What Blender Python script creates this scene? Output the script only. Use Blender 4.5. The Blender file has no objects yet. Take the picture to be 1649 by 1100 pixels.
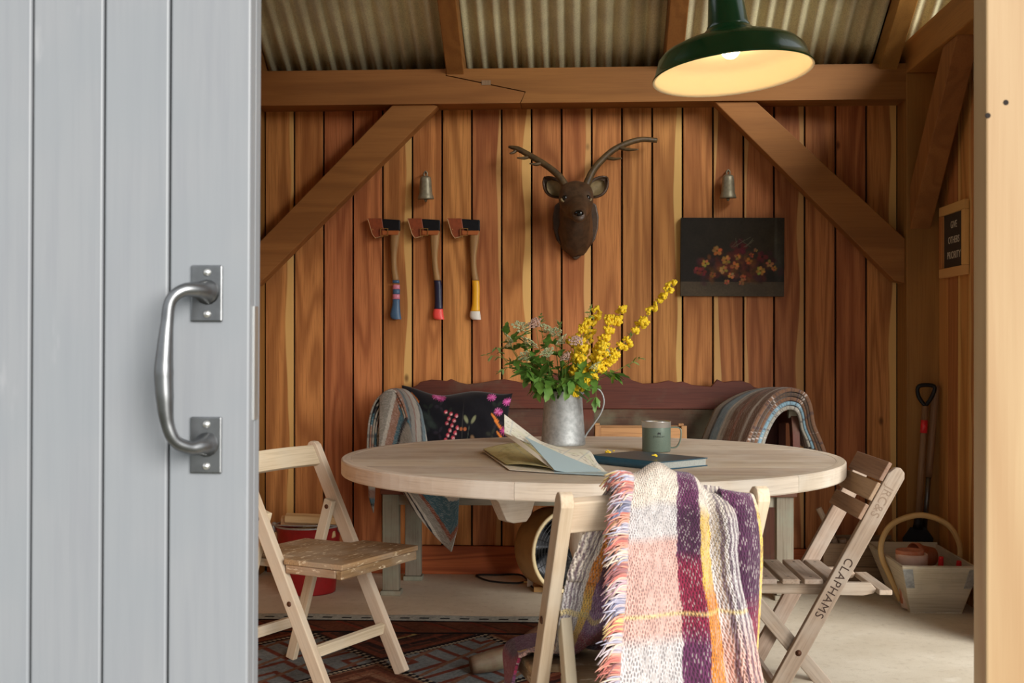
import bpy, bmesh, math, random
import numpy as np
from mathutils import Vector, Matrix, Euler, noise as mnoise

# ------------------------------------------------------------------ camera, sky, sun, exposure
SC = bpy.context.scene
COL = SC.collection
EYE = 1.136                    # eye height
YAW = math.radians(3.1)        # camera turned a little to the left of the back wall's normal
FPX = 1967.0                   # focal length in pixels of a 1649 px wide frame
cd = bpy.data.cameras.new('camera'); cam = bpy.data.objects.new('camera', cd); COL.objects.link(cam)
cam.location = (0, 0, EYE); cam.rotation_euler = (math.radians(90), 0, YAW)
cd.sensor_fit = 'HORIZONTAL'; cd.sensor_width = 36.0; cd.lens = 36.0 * FPX / 1649.0
cd.clip_start = 0.05; cd.clip_end = 200
cd.dof.use_dof = True; cd.dof.focus_distance = 4.5; cd.dof.aperture_fstop = 11.0
SC.camera = cam

W = bpy.data.worlds.new('overcast_sky'); SC.world = W; W.use_nodes = True
bg = W.node_tree.nodes['Background']
bg.inputs['Color'].default_value = (0.93, 0.965, 1.0, 1); bg.inputs['Strength'].default_value = 1.25
sd = bpy.data.lights.new('hazy_sun', 'SUN'); sun = bpy.data.objects.new('hazy_sun', sd); COL.objects.link(sun)
sd.energy = 7.4; sd.angle = math.radians(38); sd.color = (1.0, 0.955, 0.89)
sun.rotation_euler = Vector((0.56, -0.74, 0.29)).to_track_quat('Z', 'Y').to_euler()
VS = SC.view_settings
VS.view_transform = 'Standard'; VS.look = 'None'; VS.gamma = 1.0; VS.use_curve_mapping = False
VS.exposure = -0.12

# ------------------------------------------------------------------ helpers
R = random.Random(11)
def S(r, g, b):
    f = lambda c: (c/255/12.92) if c/255 <= .04045 else ((c/255+.055)/1.055)**2.4
    return (f(r), f(g), f(b), 1.0)
SX = lambda c: np.array(S(*c)[:3])
def at(px, py, Y):
    """world point seen at a photograph pixel, at depth Y"""
    u = (px-824.5)/FPX; v = (550-py)/FPX; t = Y/(math.cos(YAW)+u*math.sin(YAW))
    return Vector((t*(-math.sin(YAW)+u*math.cos(YAW)), Y, EYE+t*v))
def gz(px, py, z=0.0):
    u = (px-824.5)/FPX; v = (550-py)/FPX; t = (z-EYE)/v
    return Vector((t*(-math.sin(YAW)+u*math.cos(YAW)), t*(math.cos(YAW)+u*math.sin(YAW)), z))

ROOTM = {}
def _mat(loc, rot):
    return Matrix.Translation(Vector(loc)) @ (rot.to_matrix().to_4x4() if isinstance(rot, Euler) else Matrix.Rotation(rot, 4, 'Z'))
def thing(name, label, cat, loc=(0,0,0), rot=0.0, group=None, kind=None):
    o = bpy.data.objects.new(name, None); COL.objects.link(o)
    o.empty_display_size = .05
    o.location = loc; o.rotation_euler = rot if isinstance(rot, Euler) else (0, 0, rot)
    ROOTM[o.name] = _mat(loc, rot)
    tag(o, label, cat, group, kind)
    return o
def tag(o, label=None, cat=None, group=None, kind=None):
    if label: o['label'] = label
    if cat: o['category'] = cat
    if group: o['group'] = group
    if kind: o['kind'] = kind
    return o

def catmull(pts, n):
    P = [Vector(p) for p in pts]; out = []
    for i in range(len(P)-1):
        a = P[max(i-1,0)]; b = P[i]; c = P[i+1]; d = P[min(i+2,len(P)-1)]
        for k in range(n):
            t = k/n
            out.append(.5*((2*b)+(c-a)*t+(2*a-5*b+4*c-d)*t*t+(3*b-a-3*c+d)*t**3))
    out.append(P[-1]); return out
def lerpl(vals, n):
    out = []
    for i in range(len(vals)-1):
        for k in range(n): out.append(vals[i]+(vals[i+1]-vals[i])*k/n)
    out.append(vals[-1]); return out

class MB:
    """collects shapes into one mesh; g = grain coordinates (z runs along the grain), c = colours"""
    def __init__(s): s.v=[]; s.f=[]; s.g=[]; s.c=[]; s.uv=[]; s.hascol=False; s.col=(1,1,1)
    def add(s, vs, fs, gs=None, cs=None, uvs=None):
        o = len(s.v); s.v += [Vector(v) for v in vs]; s.f += [tuple(i+o for i in f) for f in fs]
        s.g += [Vector(g) for g in (gs if gs is not None else vs)]
        s.c += list(cs) if cs is not None else [s.col]*len(vs)
        s.uv += list(uvs) if uvs is not None else [(0,0)]*len(vs)
        return s
    BF = [(0,3,2,1),(4,5,6,7),(0,1,5,4),(1,2,6,5),(2,3,7,6),(3,0,4,7)]
    def box(s, lo, hi, grain='z'):
        x0,y0,z0 = lo; x1,y1,z1 = hi
        v = [(x0,y0,z0),(x1,y0,z0),(x1,y1,z0),(x0,y1,z0),(x0,y0,z1),(x1,y0,z1),(x1,y1,z1),(x0,y1,z1)]
        o = Vector((R.random()*3,R.random()*3,R.random()*3))
        pm = {'z':(0,1,2),'x':(1,2,0),'y':(2,0,1)}[grain]
        return s.add(v, s.BF, [Vector((p[pm[0]],p[pm[1]],p[pm[2]]))+o for p in v])
    def beam(s, p0, p1, w, h, up=(0,0,1), w1=None, h1=None):
        """bar from p0 to p1; w across (side), h along 'up'"""
        p0 = Vector(p0); p1 = Vector(p1); d = (p1-p0); L = d.length; d.normalize()
        side = d.cross(Vector(up)).normalized(); u = side.cross(d).normalized()
        w1 = w if w1 is None else w1; h1 = h if h1 is None else h1
        o = Vector((R.random()*3,R.random()*3,R.random()*3)); v=[]; g=[]
        for (p,a,b,z) in ((p0,w,h,0),(p1,w1,h1,L)):
            for (i,j) in ((-1,-1),(1,-1),(1,1),(-1,1)):
                v.append(p+side*(a/2*i)+u*(b/2*j)); g.append(Vector((a/2*i,b/2*j,z))+o)
        return s.add(v, s.BF, g)
    def prism(s, pts, axis, a0, a1, grain='z'):
        """polygon pts (2D) extruded along axis; axis 'y': pts=(x,z), 'x': pts=(y,z), 'z': pts=(x,y)"""
        n=len(pts)
        mk = {'y':lambda p,a:(p[0],a,p[1]),'x':lambda p,a:(a,p[0],p[1]),'z':lambda p,a:(p[0],p[1],a)}[axis]
        v=[mk(p,a0) for p in pts]+[mk(p,a1) for p in pts]
        f=[tuple(range(n)),tuple(range(2*n-1,n-1,-1))]+[(i,i+n,(i+1)%n+n,(i+1)%n) for i in range(n)]
        pm = {'z':(0,1,2),'x':(1,2,0),'y':(2,0,1)}[grain]
        o = Vector((R.random()*3,R.random()*3,R.random()*3))
        return s.add(v,f,[Vector((p[pm[0]],p[pm[1]],p[pm[2]]))+o for p in v])
    def tube(s, path, rad, n=8, cap=True, flat=1.0, cols=None):
        P=[Vector(p) for p in path]; k=len(P)
        rad = [rad]*k if isinstance(rad,(int,float)) else rad
        T=[(P[min(i+1,k-1)]-P[max(i-1,0)]).normalized() for i in range(k)]
        a = Vector((0,0,1)) if abs(T[0].z)<.9 else Vector((1,0,0))
        N=(a-T[0]*a.dot(T[0])).normalized(); v=[];g=[];f=[];cs=[];L=0
        o = Vector((R.random()*3,R.random()*3,R.random()*3))
        for i in range(k):
            N=(N-T[i]*N.dot(T[i])).normalized(); B=T[i].cross(N)
            if i: L+=(P[i]-P[i-1]).length
            for j in range(n):
                q=2*math.pi*j/n
                v.append(P[i]+(N*math.cos(q)+B*math.sin(q)*flat)*rad[i]); g.append(o+Vector((math.cos(q)*rad[i],math.sin(q)*rad[i],L)))
                cs.append(cols[i] if cols else s.col)
        for i in range(k-1):
            for j in range(n):
                f.append((i*n+j,i*n+(j+1)%n,(i+1)*n+(j+1)%n,(i+1)*n+j))
        if cap: f.append(tuple(range(n-1,-1,-1))); f.append(tuple((k-1)*n+j for j in range(n)))
        return s.add(v,f,g,cs)
    def lathe(s, prof, n=32, M=None, cap0=False, cap1=False):
        """prof = [(r,z)]"""
        v=[];f=[];k=len(prof)
        for (r,z) in prof:
            for j in range(n):
                q=2*math.pi*j/n; v.append(Vector((r*math.cos(q),r*math.sin(q),z)))
        for i in range(k-1):
            for j in range(n): f.append((i*n+j,i*n+(j+1)%n,(i+1)*n+(j+1)%n,(i+1)*n+j))
        if cap0: f.append(tuple(range(n-1,-1,-1)))
        if cap1: f.append(tuple((k-1)*n+j for j in range(n)))
        g=[x.copy() for x in v]
        if M is not None: v=[M@x for x in v]
        return s.add(v,f,g)
    def ball(s, c, r, n=10, m=7, M=None):
        c=Vector(c); r=r if hasattr(r,'__len__') else (r,r,r); v=[];f=[]
        for i in range(m+1):
            a=math.pi*i/m
            for j in range(n):
                q=2*math.pi*j/n; p=Vector((r[0]*math.sin(a)*math.cos(q),r[1]*math.sin(a)*math.sin(q),r[2]*math.cos(a)))
                if M is not None: p=M@p
                v.append(c+p)
        for i in range(m):
            for j in range(n): f.append((i*n+j,(i+1)*n+j,(i+1)*n+(j+1)%n,i*n+(j+1)%n))
        return s.add(v,f)
    def loft(s, rings, cap=True):
        n=len(rings[0]);v=[];f=[]
        for r in rings: v+=r
        for i in range(len(rings)-1):
            for j in range(n): f.append((i*n+j,i*n+(j+1)%n,(i+1)*n+(j+1)%n,(i+1)*n+j))
        if cap: f.append(tuple(range(n-1,-1,-1))); f.append(tuple((len(rings)-1)*n+j for j in range(n)))
        return s.add(v,f)
    def grid(s, fn, nu, nv, colfn=None):
        """fn(u,v)->point"""
        v=[];f=[];c=[];uv=[]
        for j in range(nv+1):
            for i in range(nu+1):
                u,w=i/nu,j/nv; v.append(fn(u,w)); uv.append((u,w))
                if colfn: c.append(colfn(u,w))
        for j in range(nv):
            for i in range(nu):
                a=j*(nu+1)+i; f.append((a,a+1,a+nu+2,a+nu+1))
        return s.add(v,f,None,c if colfn else None,uv)
    def xf(s, M):
        s.v=[M@x for x in s.v]; return s
    def build(s, name, mat, parent=None, world=False, smooth=False, bevel=0, seg=2, solid=0, kind=None, label=None, subsurf=0, offset=0):
        me=bpy.data.meshes.new(name)
        root=parent
        v=s.v
        if parent is not None and world:
            while root.parent is not None: root=root.parent
            Mi=ROOTM[root.name].inverted(); v=[Mi@x for x in v]
        me.from_pydata([tuple(x) for x in v],[],s.f)
        a=me.attributes.new('gc','FLOAT_VECTOR','POINT'); a.data.foreach_set('vector',np.array([tuple(x) for x in s.g],dtype=np.float32).ravel())
        a=me.color_attributes.new('col','FLOAT_COLOR','POINT')
        ca=np.ones((len(v),4),dtype=np.float32); ca[:,:3]=np.array([tuple(c)[:3] for c in s.c],dtype=np.float32); a.data.foreach_set('color',ca.ravel())
        if any(x!=(0,0) for x in s.uv[:50]+s.uv[-5:]):
            a=me.attributes.new('guv','FLOAT_VECTOR','POINT'); a.data.foreach_set('vector',np.array([(x[0],x[1],0) for x in s.uv],dtype=np.float32).ravel())
        if mat is not None: me.materials.append(mat)
        bm=bmesh.new(); bm.from_mesh(me); bmesh.ops.recalc_face_normals(bm,faces=bm.faces); bm.to_mesh(me); bm.free()
        if smooth:
            me.polygons.foreach_set('use_smooth',[True]*len(me.polygons))
        me.update()
        return link(name,me,parent,bevel,seg,solid,kind,label,subsurf,offset)
def link(name, me, parent=None, bevel=0, seg=2, solid=0, kind=None, label=None, subsurf=0, offset=0):
    o=bpy.data.objects.new(name,me); COL.objects.link(o)
    if parent is not None: o.parent=parent
    if solid:
        m=o.modifiers.new('thick','SOLIDIFY'); m.thickness=solid; m.offset=offset
    if bevel:
        m=o.modifiers.new('bevel','BEVEL'); m.width=bevel; m.segments=seg; m.limit_method='ANGLE'; m.angle_limit=math.radians(35)
    if subsurf:
        m=o.modifiers.new('sub','SUBSURF'); m.levels=subsurf; m.render_levels=subsurf
    if kind: o['kind']=kind
    if label: o['label']=label
    return o
def smooth_by_angle(o, deg=40):
    me=o.data
    me.polygons.foreach_set('use_smooth',[True]*len(me.polygons))
    bm=bmesh.new(); bm.from_mesh(me)
    for e in bm.edges:
        if len(e.link_faces)==2 and e.calc_face_angle(0)>math.radians(deg): e.smooth=False
    bm.to_mesh(me); bm.free(); return o
def text_mesh(name, txt, size, mat, parent, M, thick=.0006, align='LEFT', spacing=1.0):
    cu=bpy.data.curves.new(name,'FONT'); cu.body=txt; cu.size=size; cu.extrude=thick; cu.align_x=align; cu.space_character=spacing
    t=bpy.data.objects.new(name,cu); COL.objects.link(t)
    dg=bpy.context.evaluated_depsgraph_get(); me=bpy.data.meshes.new_from_object(t.evaluated_get(dg)); me.name=name
    bpy.data.objects.remove(t); bpy.data.curves.remove(cu)
    me.transform(M); me.materials.clear(); me.materials.append(mat)
    return link(name,me,parent)

# ------------------------------------------------------------------ materials
class NT:
    def __init__(s,name):
        s.m=bpy.data.materials.new(name); s.m.use_nodes=True; s.t=s.m.node_tree; s.b=s.t.nodes['Principled BSDF']
    def n(s,typ,props=None,**inp):
        nd=s.t.nodes.new(typ)
        for k,v in (props or {}).items(): setattr(nd,k,v)
        for k,v in inp.items(): s.set(nd,k.replace('_',' '),v)
        return nd
    def set(s,nd,k,v):
        i=nd.inputs[int(k[1:])] if (k[0]=='i' and k[1:].isdigit()) else nd.inputs[k]
        if isinstance(v,bpy.types.NodeSocket): s.t.links.new(v,i)
        else: i.default_value=v
    def math(s,op,a,b=0.0,c=0.0,clamp=False):
        nd=s.n('ShaderNodeMath',{'operation':op,'use_clamp':clamp},i0=a,i1=b,i2=c); return nd.outputs[0]
    def vm(s,op,a,b=(0,0,0)):
        nd=s.n('ShaderNodeVectorMath',{'operation':op},i0=a,i1=b); return nd.outputs[0]
    def mix(s,f,a,b,mode='MIX'):
        nd=s.n('ShaderNodeMix',{'data_type':'RGBA','blend_type':mode},i0=f,i6=a,i7=b); return nd.outputs[2]
    def noise(s,vec,scale,detail=3,rough=.5,dist=0.0):
        return s.n('ShaderNodeTexNoise',None,Vector=vec,Scale=scale,Detail=detail,Roughness=rough,Distortion=dist).outputs[0]
    def ss(s,v,a,b):
        nd=s.n('ShaderNodeMapRange',{'interpolation_type':'SMOOTHSTEP'},i0=v,i1=a,i2=b); return nd.outputs[0]
    def attr(s,nm): return s.n('ShaderNodeAttribute',{'attribute_name':nm})
    def bump(s,h,st=.3,d=.002):
        nd=s.n('ShaderNodeBump',None,Strength=st,Distance=d,Height=h); s.t.links.new(nd.outputs[0],s.b.inputs['Normal']); return nd
    def P(s,**k):
        for a,v in k.items(): s.set(s.b,a.replace('_',' '),v)
        return s.m
def wood(name, light, dark, ring=7.0, K=34.0, contrast=.55, fine=.35, knots=.0, rough=.62, bump=.25, sap=None, var=.22, grey=None, greyamt=.5, speck=None, kn_scale=6.0, spec=.3):
    t=NT(name)
    rnd=t.n('ShaderNodeObjectInfo').outputs['Random']
    off=t.n('ShaderNodeCombineXYZ',None,X=t.math('MULTIPLY',rnd,17.3),Y=t.math('MULTIPLY',rnd,9.1),Z=t.math('MULTIPLY',rnd,31.7)).outputs[0]
    raw=t.attr('gc').outputs['Vector']; v=t.vm('ADD',raw,off)
    n=t.noise(t.vm('MULTIPLY',v,(1,1,.10)),ring,2,.45,.25)
    rings=t.math('MULTIPLY_ADD',t.math('SINE',t.math('MULTIPLY',n,K*2)),.5,.5)
    rings=t.math('POWER',rings,1.6)
    fn=t.noise(t.vm('MULTIPLY',v,(1,1,.03)),170,4,.6)
    big=t.noise(t.vm('MULTIPLY',v,(1,1,.3)),3.1,2)
    c=t.mix(t.math('MULTIPLY',rings,contrast),light,dark)
    c=t.mix(t.math('MULTIPLY',t.ss(fn,.42,.72),fine),c,dark)
    c=t.mix(t.math('MULTIPLY',t.ss(big,.35,.75),.3),c,dark)
    if sap:
        x=t.n('ShaderNodeSeparateXYZ',None,Vector=raw).outputs[0]
        wob=t.noise(t.vm('MULTIPLY',v,(.2,.2,.5)),3,1)
        sgn=t.math('MULTIPLY_ADD',t.math('GREATER_THAN',t.math('FRACT',t.math('MULTIPLY',rnd,7.0)),.4),2.0,-1.0)
        xx=t.math('MULTIPLY_ADD',t.math('SUBTRACT',wob,.5),.09,t.math('MULTIPLY',x,sgn))
        msk=t.math('MULTIPLY',t.ss(xx,.043,.05),t.math('GREATER_THAN',t.math('FRACT',t.math('MULTIPLY',rnd,13.0)),.58))
        c=t.mix(t.math('MULTIPLY',msk,.85),c,sap)
    if knots:
        vo=t.n('ShaderNodeTexVoronoi',None,Vector=t.vm('MULTIPLY',v,(1,1,.55)),Scale=kn_scale)
        keep=t.math('GREATER_THAN',t.n('ShaderNodeSeparateColor',None,Color=vo.outputs['Color']).outputs[0],1-knots)
        kd=t.math('SUBTRACT',1.0,t.ss(vo.outputs['Distance'],.035,.12)); kd=t.math('MULTIPLY',kd,keep)
        c=t.mix(t.math('MULTIPLY',kd,.8),c,tuple(x*.35 for x in dark[:3])+(1,))
    if grey:
        gn=t.noise(v,5.5,4,.6); gm=t.ss(gn,.52-greyamt*.35,.75-greyamt*.25)
        c=t.mix(t.math('MULTIPLY',gm,min(1,greyamt+.25)),c,grey)
    if speck:
        sn=t.noise(t.vm('MULTIPLY',v,(1,1,.35)),60,4,.7); c=t.mix(t.ss(sn,.57,.66),c,speck)
    val=t.math('MULTIPLY_ADD',t.math('FRACT',t.math('MULTIPLY',rnd,5.7)),var*2,1-var)
    hs=t.n('ShaderNodeHueSaturation',None,Hue=t.math('MULTIPLY_ADD',t.math('FRACT',t.math('MULTIPLY',rnd,3.3)),.02,.49),Value=val,Color=c)
    t.bump(t.math('ADD',t.math('MULTIPLY',fn,.7),t.math('MULTIPLY',rings,.3)),bump,.0015)
    return t.P(Base_Color=hs.outputs[0],Roughness=rough,Specular_IOR_Level=spec)
def plain(name, col, rough=.5, metal=0.0, nscale=0, namt=.2, bump=0, spec=.5, coat=0, dark=None):
    t=NT(name); c=col
    if nscale:
        v=t.n('ShaderNodeTexCoord').outputs['Object']; nz=t.noise(v,nscale,4,.6)
        c=t.mix(t.math('MULTIPLY',t.ss(nz,.35,.7),namt),col,dark or tuple(x*.35 for x in col[:3])+(1,))
        if bump: t.bump(nz,bump,.002)
    return t.P(Base_Color=c,Roughness=rough,Metallic=metal,Specular_IOR_Level=spec,Coat_Weight=coat)
def colmat(name, rough=.8, speck=.0, sscale=400, bump=0.0, weave=None, spec=.2, sheen=0):
    """colour from the 'col' attribute; weave = (across, along) thread counts in guv space"""
    t=NT(name); c=t.attr('col').outputs['Color']
    if weave:
        g=t.n('ShaderNodeSeparateXYZ',None,Vector=t.attr('guv').outputs['Vector'])
        nz=t.noise(t.attr('guv').outputs['Vector'],18,2)
        u=t.math('MULTIPLY',g.outputs[0],weave[0]); w=t.math('MULTIPLY_ADD',nz,3.0,t.math('MULTIPLY',g.outputs[1],weave[1]))
        row=t.math('FLOOR',w)
        a=t.math('SINE',t.math('MULTIPLY',t.math('ADD',u,t.math('MULTIPLY',row,.37)),6.283))
        b=t.math('SINE',t.math('MULTIPLY',w,6.283))
        th=t.math('MULTIPLY_ADD',t.math('MULTIPLY',a,b),.5,.5)
        cell=t.n('ShaderNodeTexWhiteNoise',{'noise_dimensions':'2D'},Vector=t.n('ShaderNodeCombineXYZ',None,X=t.math('FLOOR',u),Y=row).outputs[0]).outputs[0]
        c=t.mix(t.math('MULTIPLY',t.ss(th,.50,.80),speck),c,t.mix(t.math('GREATER_THAN',cell,.62),(.05,.035,.045,1),(.55,.50,.47,1)))
        t.bump(t.math('MULTIPLY_ADD',th,-1.0,1.0),bump,.004)
    elif speck:
        v=t.n('ShaderNodeTexCoord').outputs['Object']; nz=t.noise(v,sscale,3,.6)
        c=t.mix(t.math('MULTIPLY',t.ss(nz,.4,.7),speck),c,(.02,.018,.016,1))
        if bump: t.bump(nz,bump,.002)
    t.P(Base_Color=c,Roughness=rough,Specular_IOR_Level=spec)
    if sheen: t.P(Sheen_Weight=sheen)
    return t.m

class Canvas:
    """small painted picture, sampled into mesh colours (flat print only)"""
    def __init__(s,w,h,bg): s.w=w;s.h=h;s.a=np.zeros((h,w,3));s.a[:]=SX(bg); s.yy,s.xx=np.mgrid[0:h,0:w]; s.rng=np.random.default_rng(5)
    def ell(s,x,y,rx,ry,col,ang=0,al=1.0,soft=.25):
        c,q=math.cos(ang),math.sin(ang); dx=s.xx-x; dy=s.yy-y
        d=np.hypot((dx*c+dy*q)/rx,(-dx*q+dy*c)/ry); m=np.clip((1-d)/soft,0,1)*al
        s.a=s.a*(1-m[...,None])+SX(col)*m[...,None]
    def line(s,x0,y0,x1,y1,w,col,al=1.0):
        dx,dy=x1-x0,y1-y0; L=dx*dx+dy*dy+1e-9; t=np.clip(((s.xx-x0)*dx+(s.yy-y0)*dy)/L,0,1)
        d=np.hypot(s.xx-x0-t*dx,s.yy-y0-t*dy); m=np.clip(w/2+.5-d,0,1)*al
        s.a=s.a*(1-m[...,None])+SX(col)*m[...,None]
    def rect(s,x0,y0,x1,y1,col,al=1.0):
        s.a[int(y0):int(y1),int(x0):int(x1)]=s.a[int(y0):int(y1),int(x0):int(x1)]*(1-al)+SX(col)*al
    def mottle(s,n,amt):
        g=s.rng.random((max(2,s.h//n+2),max(2,s.w//n+2))); y=s.yy/n;x=s.xx/n;i=y.astype(int);j=x.astype(int);fy=y-i;fx=x-j
        v=g[i,j]*(1-fy)*(1-fx)+g[i+1,j]*fy*(1-fx)+g[i,j+1]*(1-fy)*fx+g[i+1,j+1]*fy*fx
        s.a*= (1+amt*(v-.5)*2)[...,None]
    def get(s,u,v):   # v=0 is the bottom
        x=min(max(u*(s.w-1),0),s.w-1);y=min(max((1-v)*(s.h-1),0),s.h-1); return s.a[int(round(y)),int(round(x))]
# material instances
M_plank = wood('larch_boards', S(202,136,80), S(128,70,34), ring=5.5, K=26, contrast=.58, fine=.5, knots=.34, sap=S(222,178,112), var=.19, kn_scale=7)
M_wallr = wood('larch_boards_side', S(205,142,84), S(150,90,42), ring=6, K=24, contrast=.5, knots=.12, sap=S(222,178,112), var=.10)
M_base = wood('larch_skirting', S(196,112,60), S(120,56,26), ring=5, K=30, contrast=.6, knots=.1, var=.05)
M_beam = wood('oak_frame_timber', S(164,116,60), S(112,74,34), ring=4.5, K=22, contrast=.35, fine=.25, knots=.12, var=.10, kn_scale=5)
M_jamb = wood('fresh_pine', S(170,148,110), S(142,110,72), ring=5, K=20, contrast=.6, fine=.15, var=.03, rough=.55)
M_grey = wood('weathered_table_wood', S(222,208,190), S(168,148,128), ring=4, K=18, contrast=.35, fine=.5, var=.06, grey=S(222,214,202), greyamt=.35, rough=.72)
M_chair = wood('bare_chair_wood', S(214,196,170), S(160,136,108), ring=6, K=16, contrast=.3, fine=.4, var=.06, grey=S(200,190,172), greyamt=.3, rough=.75)
M_seat = wood('worn_seat_wood', S(170,136,100), S(96,70,48), ring=5, K=18, contrast=.4, fine=.6, var=.05, grey=S(168,150,130), greyamt=.35, speck=S(214,196,168), rough=.8)
M_slat = wood('weathered_slat_wood', S(176,156,138), S(112,92,76), ring=6, K=16, contrast=.3, fine=.55, var=.12, grey=S(172,162,150), greyamt=.35, rough=.78)
M_slatback = wood('brown_slat_wood', S(176,148,124), S(120,94,76), ring=6, K=16, contrast=.3, fine=.5, var=.12, rough=.75)
M_bench = wood('red_brown_painted_wood', S(104,58,42), S(58,32,26), ring=5, K=14, contrast=.25, fine=.45, var=.06, grey=S(104,104,86), greyamt=.05, rough=.55, speck=None)
M_benchp = wood('worn_painted_panel', S(100,66,50), S(52,38,32), ring=5, K=14, contrast=.3, fine=.5, var=.08, grey=S(118,118,96), greyamt=.32, rough=.65)
M_benchleg = wood('grey_bench_wood', S(150,142,126), S(98,86,72), ring=6, K=14, contrast=.3, fine=.5, var=.12, grey=S(140,148,132), greyamt=.3, rough=.8)
M_trug = wood('pale_trug_wood', S(212,200,178), S(156,138,114), ring=5, K=14, contrast=.25, fine=.45, var=.06, grey=S(150,146,132), greyamt=.3, rough=.8)
M_crate = wood('old_crate_wood', S(150,122,98), S(84,64,50), ring=5, K=14, contrast=.3, fine=.55, var=.15, rough=.85)
M_log = wood('split_firewood', S(226,196,150), S(180,140,96), ring=5, K=20, contrast=.35, fine=.35, var=.12, rough=.8)
M_cane = wood('steamed_ash', S(206,172,116), S(150,110,66), ring=8, K=10, contrast=.3, fine=.5, var=.03, rough=.5)
M_hick = wood('axe_handle_wood', S(176,136,90), S(116,82,50), ring=9, K=18, contrast=.4, fine=.5, var=.08, rough=.45)
M_branch = wood('branch_bark', S(190,168,142), S(110,90,72), ring=9, K=8, contrast=.3, fine=.6, var=.2, rough=.9)
M_toolwood = wood('tool_shaft_wood', S(156,124,90), S(100,74,52), ring=8, K=14, contrast=.3, fine=.5, var=.1, rough=.5)
M_dark = plain('dark_gap', S(28,18,12), .9)
M_black = plain('black_iron', S(26,27,30), .5, .4, 40, .3)
M_nail = plain('rusty_bolt', S(96,62,44), .6, .6, 300, .4)
M_steel = plain('brushed_steel', S(206,206,204), .32, .9)
M_handle = plain('wrought_steel', S(122,124,126), .34, .95, 25, .4, .05)
M_zinc = plain('galvanised_zinc', S(186,190,190), .55, .6, 60, .45, .08, dark=S(120,124,126))
M_bellm = plain('old_bell_metal', S(158,152,130), .5, .55, 60, .4)
def door_paint():
    t=NT('grey_door_paint'); v=t.vm('ADD',t.attr('gc').outputs['Vector'],t.vm('MULTIPLY',t.n('ShaderNodeObjectInfo').outputs['Random'],(3,3,3)))
    st=t.noise(t.vm('MULTIPLY',v,(1,1,.04)),90,4,.6); bl=t.noise(t.vm('MULTIPLY',v,(1,1,.25)),14,4,.6); sm=t.noise(v,6,2)
    c=t.mix(t.ss(st,.35,.75),S(124,127,131),S(119,122,127)); c=t.mix(t.math('MULTIPLY',t.ss(sm,.4,.7),.5),c,S(118,123,128))
    c=t.mix(t.math('MULTIPLY',t.ss(bl,.63,.75),.5),c,S(150,151,154))
    t.bump(st,.15,.001); return t.P(Base_Color=c,Roughness=.45,Specular_IOR_Level=.4)
M_door = door_paint()
def concrete():
    t=NT('concrete_floor'); v=t.n('ShaderNodeTexCoord').outputs['Object']
    a=t.noise(v,2.2,4,.6); b=t.noise(v,26,5,.7); s=t.noise(v,220,2,.6); k=t.noise(v,9,3)
    c=t.mix(t.ss(a,.3,.7),S(222,214,196),S(206,196,176)); c=t.mix(t.math('MULTIPLY',t.ss(b,.5,.75),.5),c,S(176,164,144))
    c=t.mix(t.math('MULTIPLY',t.ss(k,.6,.75),.4),c,S(232,226,212)); c=t.mix(t.math('MULTIPLY',t.ss(s,.6,.75),.5),c,S(144,132,114))
    t.bump(t.math('ADD',b,t.math('MULTIPLY',s,.5)),.25,.003); return t.P(Base_Color=c,Roughness=.85,Specular_IOR_Level=.2)
M_conc = concrete()
def fibre():
    t=NT('fibre_cement_sheet'); v=t.n('ShaderNodeTexCoord').outputs['Object']
    a=t.noise(v,3.0,3,.6); b=t.noise(v,150,4,.7); c=t.mix(t.ss(a,.35,.7),S(228,222,182),S(200,192,160))
    c=t.mix(t.math('MULTIPLY',t.ss(b,.4,.7),.45),c,S(150,142,108)); t.bump(b,.3,.002); return t.P(Base_Color=c,Roughness=.9,Specular_IOR_Level=.15)
M_fibre = fibre()
def gravel():
    t=NT('gravel_yard'); v=t.n('ShaderNodeTexCoord').outputs['Object']
    a=t.noise(v,40,4,.7); b=t.noise(v,.7,3); c=t.mix(t.ss(a,.35,.7),S(112,110,92),S(80,78,64)); c=t.mix(t.math('MULTIPLY',b,.4),c,S(84,94,56))
    t.bump(a,.5,.01); return t.P(Base_Color=c,Roughness=.95)
M_gravel = gravel()

# ------------------------------------------------------------------ the setting
YW = 5.96; XL, XR = -1.70, 1.70; YF = 1.72
def struct(o, label=None): o['kind']='structure'; (label and o.__setitem__('label',label)); return o
struct(MB().box((-40,-30,-.16),(40,34,-.06)).build('ground',M_gravel),'pale gravel yard outside the shed')
fl=struct(MB().box((XL-.15,1.45,-.12),(XR+.15,6.10,0)).build('floor',M_conc),'pale rough concrete floor of the shed')
PW=.1465; X0=.066
wb=struct(MB().box((XL-.05,YW+.022,0),(XR+.05,YW+.09,2.50)).build('wall_back',M_dark),'back wall clad with orange-brown vertical larch boards')
pm=MB().box((-PW/2+.0045,-.0,.0),(PW/2-.0045,.022,2.16))
for i,g in enumerate(pm.g): v=pm.v[i]; pm.g[i]=Vector(v)
p0=None
EDGE=[.066+PW*k for k in range(-11,11)]
for k in range(len(EDGE)-1):
    if p0 is None: o=pm.build('board',M_plank,wb,bevel=.0015,seg=1); p0=o
    else:
        o=link('board',p0.data,wb,bevel=.0015,seg=1)
    o.location=((EDGE[k]+EDGE[k+1])/2,YW+R.uniform(-.003,.002),.138)
sk=struct(MB().box((-1.53,YW-.024,0),(1.53,YW,.137),'x').build('baseboard_back',M_base,bevel=.003),'reddish horizontal skirting board below the back wall boards')

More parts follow.
